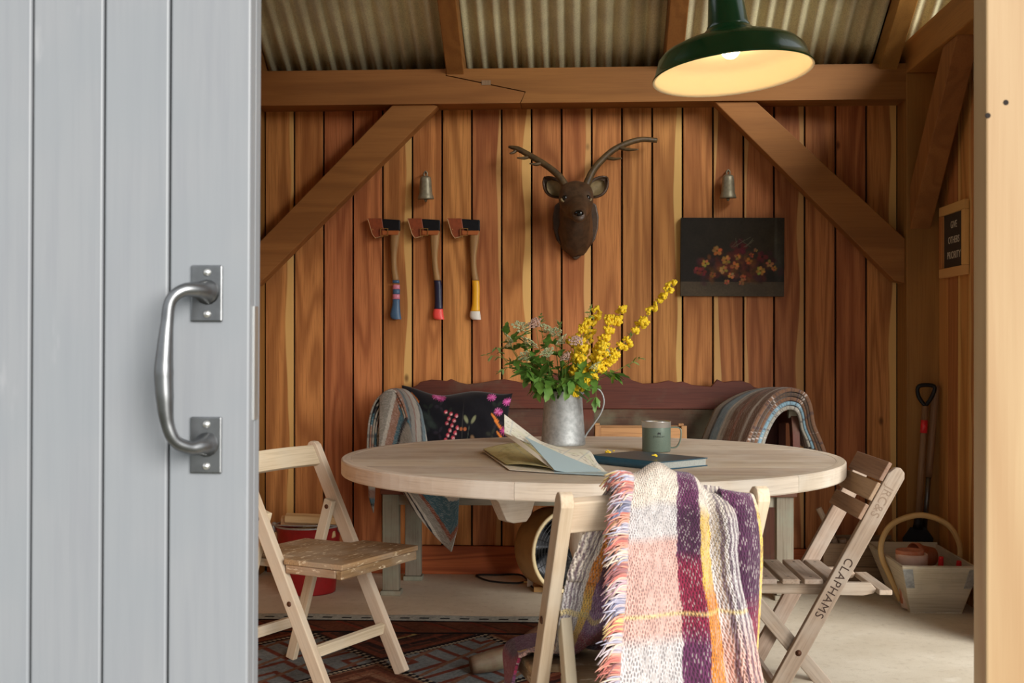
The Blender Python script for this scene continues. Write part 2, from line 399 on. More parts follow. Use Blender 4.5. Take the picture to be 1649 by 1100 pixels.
def wall_side(name, X, sgn, y0, y1, label):
    w=struct(MB().box((X if sgn>0 else X-.06,y0,0),(X+.06 if sgn>0 else X,y1,2.62)).build(name,M_dark),label)
    n=int(round((y1-y0)/PW)); d=None; st=(y1-y0)/n
    for k in range(n):
        if d is None:
            m=MB().box((-st/2+.002,-.02,0),(st/2-.002,0,2.60)); m.g=[Vector(v) for v in m.v]; o=m.build('board',M_wallr,w,bevel=.0015,seg=1); d=o
        else: o=link('board',d.data,w,bevel=.0015,seg=1)
        o.location=(X,y1-(k+.5)*st,0); o.rotation_euler=(0,0,-math.pi/2 if sgn>0 else math.pi/2)
    return w
wall_side('wall_right',XR,1,4.76,5.96,'right wall of amber vertical boards in the corner')
wall_side('wall_left',XL,-1,1.80,5.96,'left wall of amber vertical boards behind the grey door')

def timber(name,label,cat,group=None):
    return thing(name,label,cat,(0,0,0),0,group)
def timber1(name,mb,label,cat,loc,group=None,bev=.004):
    Mi=Matrix.Translation(-Vector(loc)); mb.xf(Mi); o=mb.build(name,M_beam,bevel=bev); o.location=loc; tag(o,label,cat,group); return o
# tie beam of the back wall with its scarf joint: two lengths
za,zb=2.270,2.436; y0,y1=5.80,YW
tb=thing('tie_beam','long horizontal oak beam above the back wall with diagonal scarf joint','beam',(0,5.88,za))
xs=[at(722,110,y0).x,at(718,122,y0).x,at(846,147,y0).x,at(838,170,y0).x]
zs=[zb,at(718,121,y0).z,at(846,148,y0).z,za]
L=[(-1.70,za),(xs[3]-.002,za),(xs[2]-.002,zs[2]-.002),(xs[1]-.002,zs[1]-.003),(xs[0]-.002,zb),(-1.70,zb)]
Rr=[(xs[3]+.002,za),(1.53,za),(1.53,zb),(xs[0]+.002,zb),(xs[1]+.002,zs[1]+.001),(xs[2]+.002,zs[2]+.002)]
MB().prism(L,'y',y0,y1,'x').build('beam_length',M_beam,tb,world=True)
MB().prism(Rr,'y',y0,y1,'x').build('beam_length',M_beam,tb,world=True)
w=at(783,133,y0); MB().box((w.x-.022,y0-.003,w.z-.012),(w.x+.022,y0+.03,w.z+.010)).build('wedge',M_crate,tb,world=True)
for nm,x0,x1,lab in (('corner_post',1.53,1.70,'oak corner post where back and right walls meet'),('corner_post',-1.70,-1.545,'oak corner post where back and left walls meet')):
    timber1(nm,MB().box((x0,5.79,0),(x1,YW,za if x0<0 else 2.39)),lab,'post',((x0+x1)/2,5.87,0),'corner posts of the frame')
# braces of the back wall
yb0,yb1=5.815,5.905
def px2(px,py,Y=yb0): p=at(px,py,Y); return (p.x,p.z)
LB=[px2(632,166),px2(699,166),px2(705,171),(-1.545,1.405),(-1.545,1.605)]
LB[0]=(LB[0][0],za);LB[1]=(LB[1][0],za)
timber1('diagonal_brace',MB().prism(LB,'y',yb0,yb1,'x'),'diagonal oak brace left of the axes running down to the grey door','brace',(-1.1,5.86,1.4),'diagonal braces')
RB=[px2(1150,166),px2(1217,163),(1.53,px2(1453,384)[1]),(1.53,px2(1453,456)[1]),px2(1440,452)]
RB[0]=(RB[0][0],za);RB[1]=(RB[1][0],za)
timber1('diagonal_brace',MB().prism(RB,'y',yb0,yb1,'x'),'diagonal oak brace right of the flower painting on the back wall','brace',(1.1,5.86,1.4),'diagonal braces')
SB=[(5.789,1.66),(5.789,1.86),(5.27,2.39),(5.08,2.39)]
timber1('diagonal_brace',MB().prism(SB,'x',1.545,1.640,'z'),'diagonal oak brace on the right wall above the framed sign','brace',(1.6,5.5,1.7),'diagonal braces')
# plates, front posts, and unseen headers set low to darken the upper wall
timber1('wall_plate',MB().box((1.53,1.60,2.39),(1.70,6.0,2.54),'y'),'oak wall plate along the top of the right wall','beam',(1.615,3.8,2.39))
timber1('wall_plate',MB().box((-1.70,1.60,2.44),(-1.53,6.0,2.58),'y'),'oak wall plate along the top of the left wall','beam',(-1.615,3.8,2.44))
for (x0,ya,lab) in ((1.56,4.60,'oak post at the open right side'),(1.55,1.60,'oak post at the front right corner'),(-1.70,1.62,'oak post at the front left corner')):
    timber1('timber_post',MB().box((x0,ya,0),(x0+.15,ya+.14,2.39 if x0>0 else 2.43)),lab,'post',(x0+.07,ya+.07,0))
timber1('shading_header',MB().box((-1.54,1.79,1.86),(1.54,1.92,2.02),'x'),'unseen oak header over the open front, set low to shade the wall','beam',(0,1.85,1.86))  # hung low, out of view, to keep light off the upper back wall
timber1('shading_header',MB().box((1.56,1.76,1.86),(1.68,4.59,2.02),'y'),'unseen oak header over the open right side, set low to shade the wall','beam',(1.62,3.3,1.86))  # unseen side header, lowered to cut light on the upper wall
struct(MB().box((-1.70,1.80,2.025),(1.70,1.88,2.60)).build('wall_front_shading',M_wallr),'unseen boarding added above the open front to block light')  # unseen boards added to block sky light above the front header
struct(MB().box((1.705,1.76,0),(1.75,2.55,1.858)).build('wall_right',M_wallr),'unseen boarded panel added at the front right to darken the left wall')  # unseen panel added to stop the sun reaching the left of the back wall
struct(MB().box((1.71,1.62,1.86),(1.75,6.0,2.62)).build('shading_boards',M_wallr),'unseen boarding added above the open right side to block light')  # unseen boards added to close off light over the side header
# rafters
RZ=lambda Y: 2.438+.63*(YW+.06-Y)     # underside of the roof sheets
YR=3.80
for i,xc in enumerate((-1.62,-.585,.448,1.448)):
    for s in (0,1):
        d=.125
        if s==0: pts=[(YW+.05,RZ(YW+.05)-.02),(YR,RZ(YR)-.02),(YR,RZ(YR)-.02-d*1.18),(YW+.05-.18,RZ(YW-.13)-.02-d*1.18),(YW+.05-.18,2.437),(YW+.05,2.437)]
        else:
            f=lambda Y: RZ(2*YR-Y); pts=[(1.55,f(1.55)-.02),(YR,f(YR)-.02),(YR,f(YR)-.02-d*1.18),(1.95,f(1.95)-.02-d*1.18),(1.95,2.605),(1.55,2.605)]
        lab=['oak rafter above the grey door','oak rafter above the scarf joint','oak rafter just left of the lamp','oak rafter in the top right corner'][i]
        if s: lab=['first','second','third','fourth'][i]+' front rafter from the left over the open front'
        m=MB().prism(pts,'x',xc-.042,xc+.042,'y')
        timber1('rafter',m,lab,'rafter',(xc,(pts[0][0]+YR)/2,RZ((YW+YR)/2)-.2),'rafters under the roof')
# roof sheets
ce=thing('ceiling','underside of corrugated fibre-cement roof, olive grey','roof',(0,YR,RZ(YR)),kind='structure'); del ce['category']
PIT=.0745
def sheet(xa,xb,slope):
    n=int((xb-xa)/PIT*8)
    def fn(u,v):
        x=xa+(xb-xa)*u; Y=(YW+.16)+(YR-YW-.16)*v if slope==0 else 1.38+(YR-1.38)*v
        z=RZ(Y) if slope==0 else RZ(2*YR-Y)
        z+=.008*(u<.02)
        return Vector((x,Y,z+.018*math.sin(2*math.pi*x/PIT)))
    MB().grid(fn,n,6).build('roof_sheet',M_fibre,ce,world=True,smooth=True,solid=.007,offset=1)
e=[-1.95,at(522,60,5.75).x,at(834,60,5.8).x,.80,1.43,1.95]
for s in (0,1):
    for k in range(5): sheet(e[k],e[k+1]+.02,s)
MB().prism([(YR-.16,RZ(YR)-.02),(YR,RZ(YR)+.09),(YR+.16,RZ(YR)-.02),(YR,RZ(YR)+.05)],'x',-1.95,1.95).build('ridge_cap',M_fibre,ce,world=True)

# ------------------------------------------------------------------ grey sliding door leaf with pull handle
dr=thing('door_1','pale grey painted plank door with a forged pull handle','door',(-.90,1.73,.012),Euler((0,math.radians(.3),0)),kind='structure'); del dr['category']
YD=0.0
bx=[-.468,-.5855,-.6805,-.785,-.884,-.98,-1.08,-1.18,-1.28,-1.40]; bx=[b+.90 for b in bx]
for k in range(len(bx)-1):
    MB().box((bx[k+1]+.0016,-.028,.0),(bx[k]-.0016,.002,2.25)).build('door_plank',M_door,dr,bevel=.003)
MB().box((bx[-1]+.002,.0015,0),(bx[0]-.0015,.029,2.25)).build('door_backing',M_door,dr,bevel=.002)
pxm=1967/1.735
hx=at(327,470,1.702).x+.90
def hz(py): return at(327,py,1.702).z-.012
grip=[(hx,-.030,hz(468)),(hx-.006,-.052,hz(466)),(hx-.022,-.070,hz(468)),(hx-.036,-.078,hz(485)),(hx-.040,-.080,hz(520)),(hx-.0425,-.081,hz(560)),(hx-.044,-.081,hz(595)),(hx-.0425,-.081,hz(635)),(hx-.039,-.080,hz(675)),(hx-.030,-.074,hz(704)),(hx-.014,-.060,hz(716)),(hx-.003,-.045,hz(715)),(hx,-.030,hz(714))]
gr_=[.019,.0115,.009,.0085,.009,.0115,.0135,.0125,.0095,.009,.0095,.0125,.019]
hd=MB().tube(catmull(grip,6),lerpl(gr_,6),14).build('pull_handle',M_handle,dr,smooth=True)
for (a,b) in ((425,516),(669,760)):
    pl=MB().box((hx-.0225,-.0325,hz(b)),(hx+.0225,-.0275,hz(a))).build('handle_plate',M_handle,hd,bevel=.002)
    for q in (a+12,b-12):
        MB().lathe([(0,.004),(.004,.0035),(.0052,.001),(.0055,0)],12,Matrix.Translation((hx+.001,-.0325,hz(q)))@Matrix.Rotation(math.pi/2,4,'X')).build('screw',M_steel,hd,smooth=True)
MB().box((bx[0]-.002,-.008,hz(675)),(bx[0]+.0008,.012,hz(490))).build('keep_plate',M_steel,dr)

struct(MB().box((.5625,1.72,0),(.735,1.775,2.40)).build('trim_1',M_jamb,bevel=.003),'bare pale pine door jamb at the right edge')
for (px,py) in ((1620,165),(1591,186),):
    p=at(px,py,1.7195); m=MB().lathe([(0,.0005),(.0035,.0004),(.004,0)],10,Matrix.Translation((p.x,1.72,p.z))@Matrix.Rotation(math.pi/2,4,'X')).build('nail_hole',M_dark,bpy.data.objects['trim_1'])
# ------------------------------------------------------------------ round table
TZ=.74; TC=Vector((.043,4.26,0)); TR=.86
tb=thing('round_table','large round weathered grey wooden table with thick edge','table',TC)
m=MB(); n=96
ring=lambda r,z:[Vector((r*math.cos(2*math.pi*i/n),r*math.sin(2*math.pi*i/n),z)) for i in range(n)]
# top made of boards running left to right
bw=.215; yb=-TR+.02
ys=[-.84,-.62,-.40,-.19,.03,.25,.46,.66,.84]
for a,b in zip(ys[:-1],ys[1:]):
    r=TR-.034; a2=max(a+.0004,-r+.0001); b2=min(b-.0004,r-.0001); pts=[]
    K=20
    for i in range(K+1):
        y=a2+(b2-a2)*i/K; pts.append((math.sqrt(max(r*r-y*y,1e-8)),y))
    for i in range(K,-1,-1):
        y=a2+(b2-a2)*i/K; pts.append((-math.sqrt(max(r*r-y*y,1e-8)),y))
    MB().prism(pts,'z',TZ-.028,TZ-.0005,'x').build('table_board',M_grey,tb)
for k in range(6):
    a0=math.radians(-105+60*k)+.0008; a1=math.radians(-105+60*(k+1))-.0008; v=[];f=[];g=[];K=20
    for i in range(K+1):
        q=a0+(a1-a0)*i/K; c,s=math.cos(q),math.sin(q)
        for (r,z) in ((TR-.033,TZ-.052),(TR-.003,TZ-.052),(TR,TZ-.048),(TR,TZ-.004),(TR-.004,TZ),(TR-.033,TZ)):
            v.append((r*c,r*s,z)); g.append((r-TR+k,z,q*TR))
    for i in range(K):
        for j in range(6): f.append((i*6+j,i*6+(j+1)%6,(i+1)*6+(j+1)%6,(i+1)*6+j))
    f.append((0,1,2,3,4,5)); f.append(tuple(K*6+j for j in (5,4,3,2,1,0)))
    MB().add(v,f,g).build('edge_band',M_grey,tb)
# scalloped bearers under the top
def bearer(ang,half,drop,scal):
    zt=TZ-.029; P=[]
    if scal:
        prof=[(half,0),(half,-.034),(half-.018,-.072),(half-.05,-.082),(half-.066,-.095),(half-.08,-.125),(half-.10,-.160),(half-.13,-.170),(half-.185,-.170),(half-.205,-.15),(half-.225,-.10),(half-.25,-.085),(half-.30,-.09),(.0,-.10)]
    else: prof=[(half,0),(half-.02,-.03),(half-.14,-drop),(0,-drop)]
    P=[(x,zt+z) for x,z in prof]+[(-x,zt+z) for x,z in reversed(prof[:-1])]
    mb=MB().prism(P,'y',-.022,.022,'x').xf(Matrix.Rotation(ang,4,'Z')); return mb
bearer(math.atan2(-.30,-.315),.50,.1,True).build('bearer',M_grey,tb,bevel=.003)
bearer(math.atan2(-.13,.72),.74,.10,False).build('bearer',M_grey,tb,bevel=.003)
MB().lathe([(.06,.10),(.085,.12),(.09,.20),(.055,.26),(.05,.34),(.075,.42),(.08,.50),(.06,.56),(.09,.62),(.10,TZ-.10)],28,None,True,True).build('pedestal',M_grey,tb,smooth=True)
for k in range(4):
    q=math.radians(200+90*k); d=Vector((math.cos(q),math.sin(q),0)); 
    path=[d*.05+Vector((0,0,.16)),d*.16+Vector((0,0,.13)),d*.27+Vector((0,0,.075)),d*.36+Vector((0,0,.052)),d*.43+Vector((0,0,.042))]
    MB().tube(catmull(path,4),lerpl([.045,.042,.036,.038,.030],4),10).build('foot',M_benchp,tb,smooth=True)

# ------------------------------------------------------------------ folding chairs with board seats
def folding_chair(name,label,x,y,th,w,h,s,group,z0=0.0):
    t=thing(name,label,'chair',(x,y,z0),th-math.pi/2,group)
    def lp(sd,z): return Vector((sd*w/2,-s*z/h,z))
    d=(lp(1,h)-lp(1,0)).normalized(); nrm=Vector((1,0,0)).cross(d)
    for sd in (-1,1):
        a=lp(sd,.004);b=lp(sd,h)
        # rounded top: polygon profile in the (along,depth) plane
        Ls=(b-a).length; hw=.0235; pts=[(0,-hw),(Ls-.022,-hw),(Ls-.008,-hw*.72),(Ls,-hw*.2),(Ls,hw*.3),(Ls-.01,hw*.8),(Ls-.02,hw),(0,hw)]
        v=[];g=[]
        for e in (-.014,.014):
            for (l,q) in pts: v.append(a+d*l+nrm*q+Vector((e,0,0))); g.append(Vector((e+sd,q,l)))
        n_=len(pts); f=[tuple(range(n_)),tuple(range(2*n_-1,n_-1,-1))]+[(i,i+n_,(i+1)%n_+n_,(i+1)%n_) for i in range(n_)]
        lg=MB().add(v,f,g).build('leg',M_chair,t,bevel=.0035)
        for zz in (.56,.30):
            p=lp(sd,zz)+Vector((sd*.0135,0,0))
            MB().lathe([(.0085,0),(.0085,.002),(.006,.004),(0,.0045)],12,Matrix.Translation(p)@Matrix.Rotation(sd*math.pi/2,4,'Y')).build('bolt',M_nail,lg,smooth=True)
        xi=sd*(w/2-.032)
        pv=lp(1,.575); rf=Vector((xi,-.455,.004)); tp=Vector((xi,pv.y+.005,.578))
        rl=MB().beam(rf,tp,.024,.036,(0,1,0)).build('rear_leg',M_chair,t,bevel=.003)
        p=Vector((xi-sd*.012,0,0))+rf.lerp(tp,.96)-Vector((xi,0,0))*1
        MB().lathe([(.008,0),(.008,.002),(.005,.004),(0,.0045)],12,Matrix.Translation(Vector((xi-sd*.0115,p.y,p.z)))@Matrix.Rotation(-sd*math.pi/2,4,'Y')).build('bolt',M_nail,rl,smooth=True)
    # top rail slightly bowed
    c=lp(0,h-.048); c.x=0; v=[];f=[];g=[];K=10
    for i in range(K+1):
        u=-1+2*i/K; bow=-.010*(1-u*u)
        for (q,l) in ((-.011,-.036),(.011,-.036),(.011,.036),(-.011,.036)):
            v.append(c+Vector((u*(w/2-.0145),0,0))+nrm*(q-bow*0)+d*l+nrm*bow); g.append(Vector((q,l,u*.2)))
    for i in range(K):
        for j in range(4): f.append((i*4+j,i*4+(j+1)%4,(i+1)*4+(j+1)%4,(i+1)*4+j))
    f+= [(3,2,1,0),tuple(K*4+j for j in range(4))]
    MB().add(v,f,g).build('top_rail',M_chair,t,bevel=.003)
    # seat: wide in front of the legs, narrow behind; boards run front to back
    zs=.44; wf=w/2+.012; wr=w/2-.050; yl=-s*zs/h
    P=[(-wf,.055),(wf,.055),(wf,yl+.045),(wr,yl+.040),(wr,yl-.16),(-wr,yl-.16),(-wr,yl+.040),(-wf,yl+.045)]
    st=MB().prism(P,'z',zs-.018,zs,'x').build('seat',M_seat,t,bevel=.004)
    MB().box((-wf+.004,.027,zs-.048),(wf-.004,.051,zs-.0185),'x').build('seat_rail',M_seat,t,bevel=.004)
    for sd in (-1,1):
        MB().box((sd*(wf-.016)-.012,yl+.05,zs-.046),(sd*(wf-.016)+.012,.026,zs-.0185),'y').build('seat_rail',M_seat,t,bevel=.003)
        MB().box((sd*(wr-.013)-.011,yl-.20,zs-.046),(sd*(wr-.013)+.011,yl+.038,zs-.0185),'y').build('seat_rail',M_chair,t,bevel=.006)
    z1=.15; p=lp(0,z1); MB().beam((-w/2+.0145,p.y,z1),(w/2-.0145,p.y,z1),.018,.036,(0,.2,1)).build('stretcher',M_chair,t,bevel=.002)
    y1=-.455+(lp(0,.575).y+.46)*(.15/.578); MB().beam((-w/2+.045,y1,.15),(w/2-.045,y1,.15),.018,.036,(0,0,1)).build('stretcher',M_chair,t,bevel=.002)
    return t
folding_chair('folding_chair','bare wooden folding chair beside the grey door, with nothing on it',-.6817,3.9395,-.4506,.4027,.775,.388,'pale folding chairs',.007)
FC=(.0618,2.8442,1.8606,.4163,.838,.398)
folding_chair('folding_chair','wooden folding chair in front with a plaid blanket over its back',*FC,'pale folding chairs')

# ------------------------------------------------------------------ slatted chair
def slat_chair():
    x,y,th,w,h,s=.570,3.982,3.172,.366,.745,.409
    t=thing('slatted_chair','weathered slatted folding chair with CLAPHAMS written on its leg','chair',(x,y,0),th-math.pi/2)
    def lp(sd,z,o=0): return Vector((sd*(w/2+o),-s*z/h,z))
    d=(lp(1,h)-lp(1,0)).normalized(); nrm=Vector((1,0,0)).cross(d)
    for sd in (-1,1):
        a=lp(sd,.004);b=lp(sd,h); Ls=(b-a).length; hw=.026
        pts=[(0,-hw),(Ls-.03,-hw),(Ls-.004,-hw*.55),(Ls+.004,0),(Ls-.004,hw*.7),(Ls-.02,hw),(0,hw)]; v=[];g=[]
        for e in (-.013,.013):
            for (l,q) in pts: v.append(a+d*l+nrm*q+Vector((e,0,0))); g.append(Vector((e+sd,q,l)))
        n_=len(pts); f=[tuple(range(n_)),tuple(range(2*n_-1,n_-1,-1))]+[(i,i+n_,(i+1)%n_+n_,(i+1)%n_) for i in range(n_)]
        lg=MB().add(v,f,g).build('leg',M_slat,t,bevel=.003)
        if sd==-1:
            # lettering burnt into the outer face of the near leg, reading down the leg
            ex=-d; ey=nrm if (ex.cross(nrm)).x<0 else -nrm; ez=ex.cross(ey)
            for txt,z0,size,sp,mt in (('CLAPHAMS',.470,.038,1.12,M_ink),('JRC&S',.690,.038,1.05,M_inkf)):
                o=lp(-1,z0)+Vector((-.0133,0,0))-ey*.013
                MM=Matrix.Translation(o)@Matrix((ex,ey,ez)).transposed().to_4x4()
                text_mesh('lettering',txt,size,mt,lg,MM,.0003,'LEFT',sp)
        xi=sd*(w/2-.030); pv=lp(sd,.18)
        tp=Vector((xi,.055,.365)); e=(tp-Vector((xi,pv.y,.18))).normalized(); bt=Vector((xi,pv.y,.18))-e*(.176/e.z)
        cl=MB().beam(bt,tp,.026,.046,(0,1,0)).build('cross_leg',M_slat,t,bevel=.004)
        for p,nm in ((Vector((sd*(w/2+.0125),pv.y,.18)),1),):
            MB().lathe([(.010,0),(.010,.001),(.0045,.002),(.0045,.004),(0,.0045)],12,Matrix.Translation(p)@Matrix.Rotation(sd*math.pi/2,4,'Y')).build('bolt',M_nail,lg,smooth=True)
        MB().lathe([(.011,0),(.010,.003),(0,.004)],12,Matrix.Translation(Vector((xi+sd*.0125,.045,.352)))@Matrix.Rotation(sd*math.pi/2,4,'Y')).build('bolt',M_black,cl,smooth=True)
        # seat side rail
        MB().prism([(.075,.385),(.075,.352),(-.31,.345),(-.345,.352),(-.352,.366),(-.335,.385)],'x',sd*(w/2-.056)-.012,sd*(w/2-.056)+.012,'y').build('seat_rail',M_slat,t,bevel=.003)
    for (ya,yb_) in ((.085,.030),(.014,-.038),(-.054,-.108),(-.122,-.180),(-.196,-.246)):
        o=MB().box((-w/2+.022-.012,yb_,.386),(w/2-.022+.012,ya,.402),'x').build('seat_slat',M_slat,t,bevel=.003)
        for sd in (-1,1): MB().lathe([(.005,.0005),(0,.0008)],8,Matrix.Translation((sd*(w/2-.056),(ya+yb_)/2,.402))).build('nail',M_black,o)
    # the seat's end bar behind the legs
    MB().box((-w/2+.02,-.395,.352),(w/2-.045,-.354,.368),'x').build('end_bar',M_slat,t,bevel=.003)
    for (z0,z1) in ((.748,.692),(.686,.632),(.620,.574)):
        pa=lp(0,(z0+z1)/2); pa.x=0; L=(z0-z1)/d.z
        o=MB(); c=pa+nrm*(.034 if nrm.y>0 else -.034)
        o.beam(c+Vector((-w/2-.010,0,0)),c+Vector((w/2-.0,0,0)),.013,L,d).build('back_slat',M_slatback,t,bevel=.003)
    for z1 in (.065,):
        yy=lp(0,z1).y; MB().beam((-w/2+.0135,yy,z1),(w/2-.0135,yy,z1),.016,.03,(0,0,1)).build('stretcher',M_slat,t,bevel=.002)
        yb2=bt.y+(.045-bt.y)*(.10/.365); MB().beam((-w/2+.045,yb2,.10),(w/2-.045,yb2,.10),.016,.034,(0,.5,1)).build('stretcher',M_slat,t,bevel=.002)
    return t
M_ink=plain('dark_burnt_ink',S(62,44,34),.9); M_inkf=plain('faded_ink',S(142,122,104),.9)
slat_chair()

# ------------------------------------------------------------------ settle bench
BY0,BY1=5.42,5.86
bn=thing('settle_bench','old red-brown wooden settle bench with scalloped back behind the table','bench',(.05,5.6,0))
top=[(677,615),(694,611.5),(708,612.5),(719,613.6),(726,610.5),(732,613),(739,616),(752,619),(777,616),(799,612),(812,611),(830,614),(845,618),(860,618),(875,612),(890,604),(915,598),(945,596),(972,598),(999,600),(1017,612),(1035,618),(1057,617),(1077,612.7),(1088,616),(1099,614.5),(1115,620),(1145,622.7),(1155,611),(1165,615.5),(1180,613.5),(1194,613),(1208,618),(1214,623.6),(1231,627),(1262,640)]
top=[(640,636),(660,626),(672,620)]+top
tp=[(at(a,b,5.84).x,at(a,b,5.84).z) for a,b in top]
zc=.815
MB().prism([(tp[-1][0],zc)]+tp[::-1]+[(tp[0][0],zc)],'y',5.835,5.862,'x').build('crest_board',M_bench,bn,world=True,bevel=.003)
xl,xr=tp[0][0],tp[-1][0]
for xa,xb in ((xl,xl+.075),(.0,.075),(xr-.12,xr)):
    MB().box((xa,5.838,.50),(xb,5.862,zc-.002)).build('back_stile',M_bench,bn,world=True,bevel=.002)
for xa,xb in ((xl+.077,-.002),(.077,xr-.122)):
    MB().box((xa,5.850,.50),(xb,5.86,zc-.002),'x').build('back_panel',M_benchp,bn,world=True)
MB().box((-.88,BY0-.03,.455),(.955,BY1-.03,.48),'x').build('seat_board',M_bench,bn,world=True,bevel=.004)
MB().box((-.85,BY0+.012,.405),(.93,BY0+.034,.4545),'x').build('seat_apron',M_benchleg,bn,world=True,bevel=.002)
for (xc,yc,mt) in ((-.838,5.455,M_benchleg),(.906,5.44,M_benchleg),(-.785,5.80,M_benchleg),(.895,5.80,M_bench)):
    hh=.454 if yc<5.6 else .454
    lg=MB().box((xc-.037,yc-.03,.022),(xc+.037,yc+.03,hh)).build('leg',mt,bn,world=True,bevel=.003)
    MB().box((xc-.046,yc-.038,0),(xc+.046,yc+.038,.0215)).build('foot_block',mt,lg,world=True,bevel=.004)
for sd,xc in ((-1,-.90),(1,.985)):
    # scrolled arm: curved side board
    prof=[]
    cur=catmull([(BY0+.0,0,.482),(BY0-.012,0,.60),(BY0-.005,0,.72),(BY0+.03,0,.80),(BY0+.06,0,.835),(BY0+.10,0,.83),(5.78,0,.80)],5)
    out=[(p.x,p.z) for p in cur]; inn=[(5.78,.752),(BY0+.12,.775),(BY0+.085,.765),(BY0+.062,.70),(BY0+.055,.60),(BY0+.07,.482)]
    MB().prism(out+inn,'x',xc-.016-sd*.03,xc+.016-sd*.03,'z').build('arm',M_bench,bn,world=True,bevel=.004)
    MB().tube([(xc-.026-sd*.03,BY0+.055,.822),(xc+.026-sd*.03,BY0+.055,.822)],.026,12).build('arm_scroll',M_benchleg,bn,world=True,bevel=.002)
    MB().box((xc-.016-sd*.03,5.781,.482),(xc+.016-sd*.03,5.834,.80)).build('arm_post',M_bench,bn,world=True)

# ------------------------------------------------------------------ pendant lamp
LY=3.7; lc=at(1180,119,LY)
M_green=plain('green_enamel',S(20,84,50),.25,0,20,.15,spec=.5,coat=.3)
M_enam=plain('white_enamel',S(244,232,206),.35)
lt=NT('lit_bulb'); lt.P(Base_Color=(1,.85,.6,1),Emission_Color=(1.0,.70,.36,1),Emission_Strength=52.0); M_bulb=lt.m
M_cord=plain('black_cord',S(20,20,20),.6)
lamp=thing('pendant_lamp','green enamel pendant lamp with lit bulb hanging over the table','lamp',lc,Euler((math.radians(-3.5),math.radians(-5.0),0)))
r=.2365
out=[(r+.004,-.004),(r+.005,.0),(r,.006),(r-.006,.02),(r-.018,.055),(r-.035,.073),(r-.075,.092),(r-.125,.110),(r-.155,.124),(r-.168,.136),(.064,.140),(.064,.146),(.0605,.152),(.050,.25),(.042,.30),(.030,.315),(.0,.318)]
sh=MB().lathe(out,64).build('lamp_shade',M_green,lamp,smooth=True); smooth_by_angle(sh,35)
inn=[(r+.004,-.004),(r-.002,-.002),(r-.005,.006),(r-.011,.02),(r-.023,.053),(r-.045,.070),(r-.08,.086),(r-.13,.104),(.075,.122),(.045,.135),(.040,.137)]
MB().lathe(inn,64).build('shade_lining',M_enam,lamp,smooth=True)
MB().lathe([(.020,.137),(.020,.108),(.017,.104),(0,.104)],16).build('bulb_holder',M_enam,lamp,smooth=True)
MB().ball((0,0,.078),(.030,.030,.032),18,12).build('bulb',M_bulb,lamp,smooth=True)
Mi=ROOTM[lamp.name].inverted(); tc=Mi@Vector((lc.x-.012,LY-.008,3.60))
MB().tube(catmull([(0,0,.317),(0,0,.36),tuple(Vector((0,0,.36)).lerp(tc,.5)),tuple(tc)],5),.004,8).build('cord',M_cord,lamp,smooth=True)

